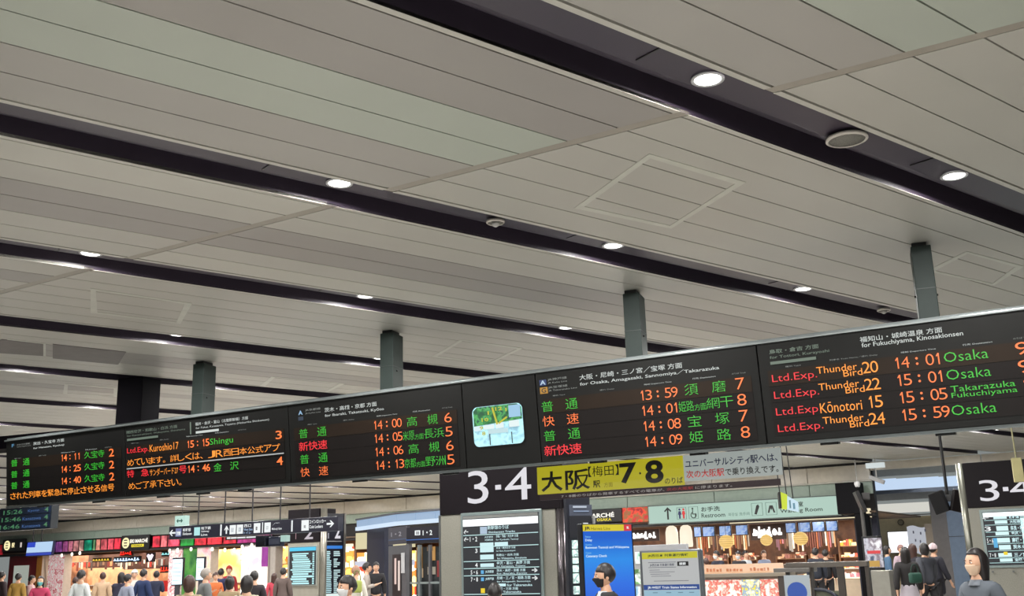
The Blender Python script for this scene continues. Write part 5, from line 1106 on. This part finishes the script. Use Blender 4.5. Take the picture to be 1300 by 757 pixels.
# counter with sloped orange top and posters
CT = Seg(xy(J(-14, 20)), xy(J(8, 20))); x0_, _ = CT.loc(880, 735); x1_, _ = CT.loc(1000, 735); wT = x1_ - x0_; zt_ = (CT.loc(892, 732)[1] + CT.loc(990, 724)[1]) / 2
t = CT.thing('travel_counter', 'low counter with a sloping orange-lit top board and travel posters below', 'counter', x0_, 0)
def qx(px): return CT.loc(px, 735)[0] - x0_
zup = CT.loc(985, 716.5)[1]
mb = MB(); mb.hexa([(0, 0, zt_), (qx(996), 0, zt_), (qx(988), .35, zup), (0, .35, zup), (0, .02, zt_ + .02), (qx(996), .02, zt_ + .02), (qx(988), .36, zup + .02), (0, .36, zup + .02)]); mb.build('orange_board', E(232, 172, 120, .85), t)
rr = random.Random(9)
for i in range(22):
    f_ = .08 + i * .036; dz = (zup - zt_) * .5; MB().box(wT * f_, wT * (f_ + .012 + .012 * rr.random()), .0, .03, zt_ + dz * .5, zt_ + dz * (1.0 + rr.random() * .4)).build('faded_stroke', M(180, 110, 70), t) if rr.random() < .8 else None
MB().box(0, wT, -.04, .5, zt_ - .07, zt_ - .0, .008).build('edge_rail', M(140, 130, 116, .4, .3), t); MB().box(0, wT, .05, .6, 0, zt_ - .05).build('body', M(150, 140, 128, .5), t); MB().box(qx(988), qx(1001), -.02, .6, 0, zt_ - .07, .01).build('end_post', M(60, 52, 48), t)
MB().box(0, qx(1002), .55, 1.1, zt_ - .05, zup - .01, .01).build('back_ledge', M(84, 76, 68), t)
for i in range(8):
    c = [(190, 160, 140), (196, 70, 60), (220, 200, 190)] if i not in (4, 5) else [(210, 190, 60), (90, 130, 180), (220, 210, 150)]
    a_, b_ = qx(893 + i * 11.8), qx(893 + i * 11.8 + 11)
    MB().box(a_, b_, .02, .05, zt_ - .62, zt_ - .12).build('travel_poster', Epat('travel_%d' % (i in (4, 5)), c + [(230, 224, 214)], 11, .55), t)
# second counter: metal railing with poster, posts and rails
RL = Seg(xy(J(-12, 18.5)), xy(J(10, 18.5)))
def rx(px, py=735): return RL.loc(px, py)[0]
t = RL.thing('metal_railing', 'brushed metal railing with glass panes around the stair, right of the counter', 'railing', 0, 0)
BR = M(104, 98, 92, .4, .4)
zr = RL.loc(1040, 716)[1]
MB().box(rx(1000), rx(1104), -.05, .10, zr - .06, zr + .03, .01).build('top_rail', BR, t)
for px in (1000.5, 1031, 1066, 1070, 1102): MB().box(rx(px) - .03, rx(px) + .03, -.03, .05, 0, zr - .05, .006).build('rail_post', M(78, 72, 68, .4, .4), t)
mb = MB(); N_ = 10
for i in range(N_):
    f0, f1 = i / N_, (i + 1) / N_; x0 = rx(1031) + (rx(1066) - rx(1031)) * f0; x1 = rx(1031) + (rx(1066) - rx(1031)) * f1; z0 = zr - .42 - .22 * f0 ** 3; z1 = zr - .42 - .22 * f1 ** 3
    mb.cyl((x0, 0, z0), (x1, 0, z1), .03, seg=8)
mb.build('handrail', M(30, 34, 50, .4), t); MB().box(rx(1033), rx(1064), .03, .04, .3, zr - .45).build('glass_pane', M(110, 112, 96, .1), t)
q = MB().box(rx(985), rx(1031), -.1, .35, zr - .13, zr - .06, .01).build('sloping_ledge', M(120, 116, 112, .3, .3), t); q.rotation_euler = (0, 0, 0)
t, o = simple('blue_poster', 'white poster with a round blue picture on the railing end', 'poster', RL, 1001, 760, 1029, 730); RL.rect('sheet', 1001.5, 775, 1029.5, 730, E(196, 206, 210, .7), t, -.12, .02, o)
(b, zb) = RL.loc(1015, 752); MB().lathe([(.001, -.01), (.17, -.01), (.17, .01), (.001, .01)], 28).build('blue_picture', E(40, 90, 190, .7), t).matrix_local = Matrix.Translation((b - o[0], -.13, zb - o[1])) @ Matrix.Rotation(pi / 2, 4, 'X')
# ================================================================== PEOPLE
def skin_mesh(verts, edges, radii, sub=1):
    me = bpy.data.meshes.new('skeleton'); me.from_pydata(verts, edges, [])
    o = bpy.data.objects.new('skeleton', me); COL.objects.link(o)
    sk = o.modifiers.new('skin', 'SKIN'); sk.use_smooth_shade = True; sk.branch_smoothing = .3
    lay = me.skin_vertices[0].data
    for i, r in enumerate(radii):
        lay[i].radius = r if isinstance(r, tuple) else (r, r); lay[i].use_root = (i == 0)
    ss = o.modifiers.new('sub', 'SUBSURF'); ss.levels = sub; ss.render_levels = sub
    dg = bpy.context.evaluated_depsgraph_get(); dg.update()
    out = bpy.data.meshes.new_from_object(o.evaluated_get(dg))
    COL.objects.unlink(o); bpy.data.objects.remove(o); bpy.data.meshes.remove(me); return out
def sphere_pts(bm, seg, rings, fn):
    r = bmesh.ops.create_uvsphere(bm, u_segments=seg, v_segments=rings, radius=1)
    for v in r['verts']: v.co = fn(v.co.copy())
    return r['verts']
HZ = 1.535                                  # head centre of the 1.65 m figure, which faces -y
def head_fn(c):
    x, y, z = c
    kx = 1.0 - (.30 * (-z) ** 1.6 if z < 0 else .06 * z); fy = 1.0
    X = x * .076 * kx; Y = y * .096; Z = z * .115
    if z < 0 and y > 0: Y *= 1 - .35 * (-z)
    if y < 0:
        f = max(0, 1 - (x / .22) ** 2)
        if -.45 < z < .12: Y -= .020 * f * (1 - abs((z + .22) / .34)) if abs(z + .22) < .34 else 0       # nose
        e = max(0, 1 - ((abs(x) - .38) / .2) ** 2) * max(0, 1 - ((z - .08) / .16) ** 2); Y += .008 * e   # eye sockets
        if abs(z + .55) < .12: Y -= .004 * max(0, 1 - (x / .35) ** 2)                                    # lips
        if z < -.75: Y -= .010 * max(0, 1 - (x / .5) ** 2)                                               # chin
    return Vector((X, Y - .012, HZ + Z))
def skeleton(pose):
    sw = {'walk': .16, 'stand': .03, 'hold': .03, 'lean': .05}[pose]
    lean = .0 if pose != 'lean' else -.16
    V = [(0, 0, .87), (0, .01, 1.0), (0, .005 + lean * .4, 1.16), (0, .01 + lean * .8, 1.32), (0, .012 + lean * .9, 1.40), (0, lean, 1.50)]
    r = [(.118, .088), (.098, .072), (.112, .078), (.10, .066), (.054, .056), (.050, .055)]
    E_ = [(0, 1), (1, 2), (2, 3), (3, 4), (4, 5)]
    def add(p, rad, par): V.append(p); r.append(rad); E_.append((par, len(V) - 1)); return len(V) - 1
    arms = []
    for s in (-1, 1):
        ly = lean * .8
        a = add((s * .158, .01 + ly, 1.33), .040, 3)
        if pose == 'hold': el, wr, hd = (s * .21, .02, 1.09), (s * .12, -.20, 1.13), (s * .09, -.27, 1.16)
        elif pose == 'lean': el, wr, hd = (s * .22, -.10 + ly, 1.10), (s * .17, -.30 + ly, 1.00), (s * .15, -.37 + ly, .98)
        else: el, wr, hd = (s * .215, .03 + s * sw * .35, 1.07), (s * .225, -.03 + s * sw * .9, .84), (s * .225, -.05 + s * sw, .76)
        b = add(el, .034, a); c = add(wr, .026, b); d_ = Vector(hd) - Vector(wr); h = add(tuple(Vector(wr) + d_ * .75), (.036, .022), c)
        dn = d_.normalized(); side = Vector((0, 1, 0)) if abs(dn.z) > .7 else Vector((1, 0, 0)) * 1
        for k, (off, ln) in enumerate(((-.027, .072), (-.009, .082), (.009, .078), (.027, .062))):
            f0 = add(tuple(Vector(wr) + d_ * 1.05 + side * off), .0095, h); f1 = add(tuple(Vector(wr) + d_ * 1.05 + side * off + dn * ln * .55 + Vector((0, -.006, 0))), .0085, f0); add(tuple(Vector(wr) + d_ * 1.05 + side * off + dn * ln + Vector((0, -.02, 0))), .007, f1)
        t0 = add(tuple(Vector(wr) + d_ * .5 - side * .036 + Vector((-s * .008, 0, 0))), .011, h); add(tuple(Vector(wr) + d_ * .95 - side * .058 + Vector((-s * .014, -.008, 0))), .009, t0)
        arms.append((a, b, c, h))
    for s in (-1, 1):
        st = s * sw
        hip = add((s * .085, 0, .82), .090, 0); kn = add((s * .09, -.02 - st * .9, .47), .056, hip); an = add((s * .092, .02 - st * 1.9, .085 + (.03 if st < -.1 else 0)), .036, kn)
        add((s * .097, -.12 - st * 1.9, .035), (.040, .028), an)
    return V, E_, r
_bodies = {}
def body_mesh(pose):
    if pose in _bodies: return _bodies[pose]
    V, E_, r = skeleton(pose); me = skin_mesh(V, E_, r, 1)
    bm = bmesh.new(); bm.from_mesh(me); lean = -.16 if pose == 'lean' else 0
    sphere_pts(bm, 24, 18, lambda c: head_fn(c) + Vector((0, lean, -.0)))
    for s in (-1, 1): sphere_pts(bm, 8, 6, lambda c: Vector((s * .077 + c.x * .010, .004 + lean + c.y * .018, HZ - .005 + c.z * .030)))
    bm.to_mesh(me); bm.free()
    for p in me.polygons: p.use_smooth = True
    _bodies[pose] = me; return me
_cl = {}
def top_mesh(pose, kind):
    k = (pose, kind)
    if k in _cl: return _cl[k]
    V, E_, r = skeleton(pose)
    keep = [0, 1, 2, 3] + [6 + 0]
    lean = V[5][1] if pose == 'lean' else 0
    grow = .016 if kind == 'shirt' else .032
    VV = [(0, 0, .80)] + [V[1], V[2], V[3], (V[3][0], V[3][1] + .0, 1.385)]
    if kind == 'coat': R_ = [(.20, .15), (.155, .125), (.165, .125), (.155, .115), (.075, .07)]
    elif kind == 'jacket': R_ = [(.165, .13), (.15, .12), (.158, .12), (.15, .11), (.07, .068)]
    else: R_ = [(.158, .122), (.135, .105), (.158, .115), (.158, .105), (.074, .070)]
    EE = [(0, 1), (1, 2), (2, 3), (3, 4)]
    base = 6; per = 4 + 12 + 2
    for s_i in range(2):
        a = base + s_i * per
        ids = [a, a + 1, a + 2]; par = 3
        for q, idn in enumerate(ids):
            p = Vector(V[idn]);
            if q == 2: p = Vector(V[a + 1]).lerp(p, .93)
            VV.append(tuple(p)); rr_ = r[idn] if not isinstance(r[idn], tuple) else r[idn][0]
            R_.append(rr_ + grow + (.024 if q == 0 else .006)); EE.append((par, len(VV) - 1)); par = len(VV) - 1
    if kind == 'coat': VV.append((0, .0, .52)); R_.append((.20, .17)); EE.append((0, len(VV) - 1))
    me = skin_mesh(VV, EE, R_, 1)
    for p in me.polygons: p.use_smooth = True
    _cl[k] = me; return me
def leg_mesh(pose, kind):
    k = (pose, kind, 'leg')
    if k in _cl: return _cl[k]
    V, E_, r = skeleton(pose)
    if kind in ('trousers', 'wide'):
        n0 = len(V) - 8; VV = [(0, 0, .93)]; R_ = [(.15, .118)]; EE = []
        for s_i in range(2):
            a = n0 + s_i * 4; g = .02 if kind == 'trousers' else .05
            par = 0
            for q in range(3):
                p = V[a + q]; VV.append(p if q < 2 else (p[0], p[1], p[2] + .02)); R_.append((r[a + q] if not isinstance(r[a + q], tuple) else r[a + q][0]) + g); EE.append((par, len(VV) - 1)); par = len(VV) - 1
        me = skin_mesh(VV, EE, R_, 1)
    else:
        bm = bmesh.new(); rings = []; n = 28
        for (z, rx_, ry_) in ((1.0, .125, .10), (.9, .155, .125), (.7, .20, .17), (.5, .25, .22), (.32, .29, .26)):
            rings.append([bm.verts.new((rx_ * cos(2 * pi * i / n) * (1 + .05 * sin(7 * 2 * pi * i / n) * (1 - z)), ry_ * sin(2 * pi * i / n) * (1 + .05 * sin(7 * 2 * pi * i / n) * (1 - z)), z)) for i in range(n)])
        for a, b in zip(rings, rings[1:]):
            for i in range(n): bm.faces.new((a[i], a[(i + 1) % n], b[(i + 1) % n], b[i]))
        bm.faces.new(rings[0]); me = bpy.data.meshes.new('skirt'); bmesh.ops.recalc_face_normals(bm, faces=bm.faces); bm.to_mesh(me); bm.free()
    for p in me.polygons: p.use_smooth = True
    _cl[k] = me; return me
def hair_mesh(kind):
    if ('h', kind) in _cl: return _cl[('h', kind)]
    bm = bmesh.new(); long_ = kind in ('long', 'bob')
    def fn(c):
        x, y, z = c; X, Y, Z = x * .090, y * .112, z * .130
        if y < -.38 and z < (.44 if kind == 'long' else .15): Y = -.02 + y * .02; X *= .72          # opens over the face
        elif y < -.15: Y *= .97
        if z < 0:
            if kind == 'short': Z = z * .085; X *= (1 - .25 * (-z)); Y = Y * (1 - .12 * (-z))
            elif kind == 'bob': Z = z * .15
            elif kind == 'long': Z = z * .36 if y > -.1 else z * .30; X *= 1 + .25 * (-z) * (1 if y > -.2 else .2); Y *= (1 - .35 * (-z))
            elif kind == 'cap': Z = z * .03
        a = math.atan2(y, x)
        k = 1 + .018 * sin(9 * a + z * 3)
        return Vector((X * k, Y * k + .006, HZ + .012 + Z))
    sphere_pts(bm, 36, 22, fn)
    me = bpy.data.meshes.new('hair'); bm.to_mesh(me); bm.free()
    for p in me.polygons: p.use_smooth = True
    _cl[('h', kind)] = me; return me
def face_bits(kind):
    if ('f', kind) in _cl: return _cl[('f', kind)]
    bm = bmesh.new()
    if kind == 'mask':
        def fn(c):
            q = head_fn(c); 
            d_ = .007 + .006 * max(0, 1 - (c.x / .6) ** 2)
            if c.y > -.05: return Vector((q.x * .93, q.y * .5 - .02, q.z))
            return Vector((q.x * 1.03, q.y - d_, min(q.z, HZ - .010)))
        vs = sphere_pts(bm, 28, 20, fn)
        bmesh.ops.delete(bm, geom=[v for v in bm.verts if v.co.z >= HZ - .0105 and v.co.y > -.07 or v.co.z < HZ - .108 or v.co.y > -.012], context='VERTS')
    elif kind == 'eyes':
        for s in (-1, 1): sphere_pts(bm, 10, 8, lambda c: Vector((s * .031 + c.x * .013, -.094 + c.y * .009, HZ + .008 + c.z * .007)))
    elif kind == 'pupils':
        for s in (-1, 1): sphere_pts(bm, 10, 8, lambda c: Vector((s * .031 + c.x * .0062, -.1015 + c.y * .003, HZ + .008 + c.z * .0062)))
    elif kind == 'brows':
        for s in (-1, 1): sphere_pts(bm, 10, 6, lambda c: Vector((s * .033 + c.x * .018, -.1015 + c.y * .005 + abs(c.x) * .004, HZ + .028 + c.z * .0035)))
    elif kind == 'mouth':
        sphere_pts(bm, 12, 6, lambda c: Vector((c.x * .022, -.104 + c.y * .004 + abs(c.x) * .004, HZ - .062 + c.z * .006)))
    me = bpy.data.meshes.new(kind); bm.to_mesh(me); bm.free()
    for p in me.polygons: p.use_smooth = True
    _cl[('f', kind)] = me; return me
def put(name, me, m, parent, loc=(0, 0, 0), rot=None):
    me2 = me.copy(); me2.materials.clear(); me2.materials.append(m)
    o = bpy.data.objects.new(name, me2); COL.objects.link(o); o.parent = parent; o.location = loc
    if rot: o.rotation_euler = rot
    return o
SKIN = mat('skin', srgb(205, 160, 132), .5, 0, .04, 20); BLK_H = mat('black_hair', srgb(26, 20, 20), .45, 0, .3, 60); BRN_H = mat('brown_hair', srgb(62, 38, 32), .5, 0, .3, 60)
def person(label, px, py, D, face, top, topc, bot, botc, hair='short', hairm=None, pose='stand', mask=None, cap=None, detail=False, collar=None):
    p = at(px, py, D); k = p.z / 1.665
    k = max(.80, min(1.14, k))
    t = thing('person', label, 'person', (p.x, p.y, 0), R(face)); t.scale = (k, k, k)
    lean = -.16 if pose == 'lean' else 0
    if pose == 'lean': t.location.x += 0
    put('body', body_mesh(pose), SKIN, t)
    put(top, top_mesh(pose, top), M(*topc, .8), t)
    put({'trousers': 'trousers', 'wide': 'trousers', 'skirt': 'skirt'}[bot], leg_mesh(pose, bot), M(*botc, .8), t)
    L = (0, lean, 0)
    put('hair', hair_mesh(hair), hairm or BLK_H, t, L)
    if mask: put('face_mask', face_bits('mask'), M(*mask, .7), t, L)
    else: put('mouth', face_bits('mouth'), M(168, 92, 84, .5), t, L)
    put('eye_whites', face_bits('eyes'), M(226, 220, 214, .3), t, L); put('pupils', face_bits('pupils'), M(30, 20, 18, .2), t, L); put('eyebrows', face_bits('brows'), M(40, 28, 26, .8), t, L)
    if cap: o = put('cap', hair_mesh('cap'), M(*cap, .8), t, (0, lean, .012)); o.scale = (1.06, 1.06, 1.0); o.location.z = .012 - HZ * 0
    if collar:
        MB().lathe([(.078, 1.350), (.066, 1.392), (.071, 1.396), (.092, 1.345)], 20).build('collar', M(*collar, .7), t, True)
    for s in (-1, 1):
        MB().ball((s * .095, -.06 - s * {'walk': .16, 'stand': .03, 'hold': .03, 'lean': .05}[pose] * 1.9, .035), .048, .13, .040, 12, 8).build('shoe', M(36, 32, 32, .4), t, True)
    return t
NAVYC, BLKC, GRYC, BEIC, WHTC = (28, 34, 56), (26, 24, 28), (104, 108, 112), (150, 132, 104), (205, 202, 196)
# foreground
person('woman with long dark hair, pale mask and grey shirt before the right pier', 1237, 697, 9.6, -68, 'shirt', (84, 90, 98), 'wide', (60, 60, 66), 'long', BLK_H, 'walk', (214, 184, 158), collar=(96, 102, 110))
person('man in black jacket and black mask in profile before the blue screen', 767, 716, 10.6, -78, 'jacket', (22, 22, 26), 'trousers', BLKC, 'short', BLK_H, 'walk', (22, 20, 24), collar=(196, 200, 206))
person('man in dark suit with a white mask below the platform 1 2 pier', 441, 731, 11.0, -48, 'jacket', (24, 24, 30), 'trousers', BLKC, 'short', BLK_H, 'walk', (214, 214, 214), collar=(214, 214, 218))
person('person whose dark hair tops the bottom edge before the centre pier board', 628, 741, 11.5, 172, 'jacket', (40, 40, 44), 'trousers', BLKC, 'short', BLK_H, 'walk')
person('woman with brown hair in a beige top seen from behind, before the left touch screen', 241, 731, 15.5, 176, 'jacket', (150, 136, 110), 'trousers', BEIC, 'bob', BRN_H, 'walk')
person('person with dark hair in a cream coat seen from behind, before the white pillar', 314, 731, 15.0, 168, 'coat', (178, 168, 146), 'trousers', BEIC, 'bob', BLK_H, 'walk')
# left crowd
crowd = [
 ('person in dark clothes cut by the left edge of the photo', 3, 726, 36, 150, 'jacket', (44, 30, 34), 'trousers', BLKC, 'short', None, 'stand'),
 ('person in a mustard coat facing the white panel at the far left', 24, 728, 34, 175, 'coat', (150, 116, 50), 'trousers', BLKC, 'short', None, 'stand'),
 ('person in a pale pink top beside the mustard coat', 41, 731, 35, 100, 'jacket', (176, 140, 140), 'trousers', BLKC, 'short', None, 'hold'),
 ('woman with dark hair, teal mask and pink top walking this way at the left', 52, 732, 27, 10, 'jacket', (170, 50, 84), 'trousers', BLKC, 'long', None, 'walk', (90, 170, 170)),
 ('person in a beige-grey jacket bending left of the white shirt', 90, 733, 30, 120, 'jacket', (150, 140, 128), 'trousers', (90, 84, 80), 'short', BRN_H, 'lean'),
 ('man in a white shirt with a dark bag, left food hall', 104, 724, 26, 160, 'shirt', (200, 204, 204), 'trousers', NAVYC, 'short', None, 'walk'),
 ('person in a pale patterned top by the food hall counter', 131, 727, 33, 200, 'jacket', (190, 160, 130), 'trousers', BEIC, 'short', BRN_H, 'stand'),
 ('woman in navy with long dark hair under the script sign', 150, 727, 29, 165, 'jacket', (30, 28, 50), 'skirt', (130, 130, 140), 'long', None, 'lean'),
 ('person in a light grey-blue top right of the woman in navy', 163, 729, 27, 140, 'shirt', (140, 146, 164), 'trousers', NAVYC, 'short', None, 'walk'),
 ('person in a white cap behind the grey-blue top', 171, 724, 33, 20, 'shirt', (206, 200, 196), 'trousers', BLKC, 'short', None, 'stand', None, (226, 226, 222)),
 ('tall man in a dark blue suit by the red counter sign', 183, 723, 30, 150, 'jacket', (26, 44, 84), 'trousers', (24, 34, 64), 'short', None, 'walk'),
 ('person in dark blue waistcoat behind the red counter', 199, 725, 33, 190, 'shirt', (30, 36, 60), 'trousers', (110, 80, 60), 'short', None, 'hold'),
 ('person in a grey hooded coat with pale hair between the touch screens', 262, 722, 22, 120, 'coat', (104, 106, 106), 'trousers', (60, 60, 62), 'short', mat('pale_hair', srgb(150, 142, 134), .6), 'walk'),
 ('shop worker in orange at the orange-lit shop', 274, 727, 31, 30, 'shirt', (190, 100, 50), 'trousers', (160, 80, 40), 'short', BRN_H, 'hold'),
 ('person in navy at the entrance of the orange-lit shop', 281, 722, 33, 170, 'jacket', (36, 40, 76), 'trousers', NAVYC, 'short', None, 'stand'),
 ('person in a red cap and red top in the orange-lit shop', 291, 719, 35, 10, 'shirt', (150, 30, 36), 'trousers', BLKC, 'short', None, 'stand', None, (170, 40, 30)),
 ('person with black hair in a tan coat, seen from behind beside the cream coat', 292, 732, 19.5, 178, 'coat', (156, 136, 104), 'trousers', BLKC, 'bob', None, 'stand'),
 ('man in dark top half behind the cream coat', 323, 725, 22, 185, 'jacket', (40, 34, 40), 'trousers', BLKC, 'short', None, 'walk'),
 ('person in pink and red by the stocked shelves', 348, 728, 33, 200, 'shirt', (180, 60, 76), 'trousers', (130, 70, 40), 'long', BRN_H, 'stand'),
 ('person in grey-brown at the left edge of the platform 1 2 pier', 360, 721, 31, 170, 'coat', (90, 76, 72), 'trousers', BLKC, 'short', None, 'stand'),
 ('person with pale hair in a white shirt and green bag, right of the dark suit', 452, 718.5, 24, 160, 'shirt', (206, 200, 190), 'trousers', (60, 66, 96), 'short', mat('ginger_hair', srgb(150, 112, 92), .6), 'walk'),
 ('person in a beige shirt and blue trousers beside the dark blue wall', 466, 714.5, 28, 100, 'shirt', (160, 150, 142), 'trousers', (40, 50, 96), 'short', None, 'hold'),
 ('person in a black suit left of the lift', 477.5, 714, 30, 10, 'jacket', BLKC, 'trousers', BLKC, 'short', None, 'stand'),
 ('cook in a dark top bending behind the right food counter', 914, 694, 36, -60, 'jacket', (26, 30, 46), 'trousers', BLKC, 'short', None, 'lean', (220, 220, 220)),
 ('person with black hair in front of the second cook', 896, 709, 34, 180, 'jacket', (60, 34, 30), 'trousers', BLKC, 'short', BRN_H, 'stand'),
 ('second cook with black hair and white sleeves at the right food counter', 937, 700, 36, -40, 'jacket', (34, 32, 36), 'trousers', BLKC, 'short', None, 'hold', (214, 214, 214)),
 ('cook in a white coat beside the second cook', 946, 699, 38, 30, 'shirt', (206, 210, 216), 'trousers', BLKC, 'short', None, 'hold'),
 ('figure in a blue-grey apron at the right food counter', 968, 684, 40, 10, 'shirt', (130, 140, 164), 'skirt', (40, 48, 72), 'short', BRN_H, 'stand'),
 ('customer in a black jacket seen from behind, by the round lantern', 1034, 696, 33, 176, 'jacket', (32, 36, 48), 'trousers', BLKC, 'short', None, 'stand'),
 ('customer in black beside the black jacket at the food shop', 1047, 698, 34, 160, 'jacket', (24, 22, 26), 'trousers', BLKC, 'short', None, 'stand'),
 ('woman in a blue top and black skirt right of the poster stand', 1125, 691, 34, 80, 'shirt', (70, 100, 130), 'skirt', BLKC, 'bob', None, 'stand'),
 ('woman in a black top and white pleated skirt in the corridor group', 1148, 695, 22, 165, 'jacket', (30, 27, 28), 'skirt', (168, 160, 168), 'long', BLK_H, 'walk'),
 ('person in dark clothes leaning in the middle of the corridor group', 1158, 691, 27, 120, 'jacket', (34, 30, 38), 'trousers', BLKC, 'long', BRN_H, 'walk'),
 ('pale-haired person at the back of the corridor group', 1143, 691, 33, 10, 'shirt', (170, 150, 160), 'trousers', BEIC, 'short', mat('auburn_hair', srgb(130, 96, 90), .6), 'stand'),
 ('person in a dark grey jacket with black hair, right in the corridor group', 1172, 690, 24.5, -160, 'jacket', (62, 64, 72), 'trousers', BLKC, 'bob', None, 'walk'),
 ('person in a pale cap and dark coat at the right of the corridor group', 1184, 691, 27.5, 120, 'coat', (34, 34, 44), 'trousers', BLKC, 'short', None, 'walk', None, (196, 176, 180)),
]
for c in crowd:
    c = list(c) + [None] * (14 - len(c))
    person(*c[:12], mask=c[12], cap=c[13])
def bag(name, label, px, py, D, w_, h_, d_, c, rz=0, rx_=0):
    p = at(px, py, D); t = thing(name, label, 'bag', (p.x, p.y, p.z), R(rz)); MB().box(-w_ / 2, w_ / 2, -d_ / 2, d_ / 2, -h_ / 2, h_ / 2, min(w_, h_, d_) * .3).build('bag_body', M(*c, .7), t, True)
    mb = MB(); prev = None
    for i in range(9):
        a = pi * i / 8; q = (w_ * .35 * cos(a), 0, h_ / 2 + h_ * .8 * sin(a))
        if prev: mb.cyl(prev, q, .012, seg=6)
        prev = q
    mb.build('strap', M(*[int(v * .7) for v in c], .6), t)
bag('shoulder_bag', 'dark green shoulder bag on the woman with the white pleated skirt', 1162, 734, 21.6, .26, .20, .12, (24, 66, 54), 20)
bag('shoulder_bag', 'yellow-green shoulder bag on the person in the white shirt', 453, 745, 23.6, .22, .26, .12, (150, 160, 80), 10)
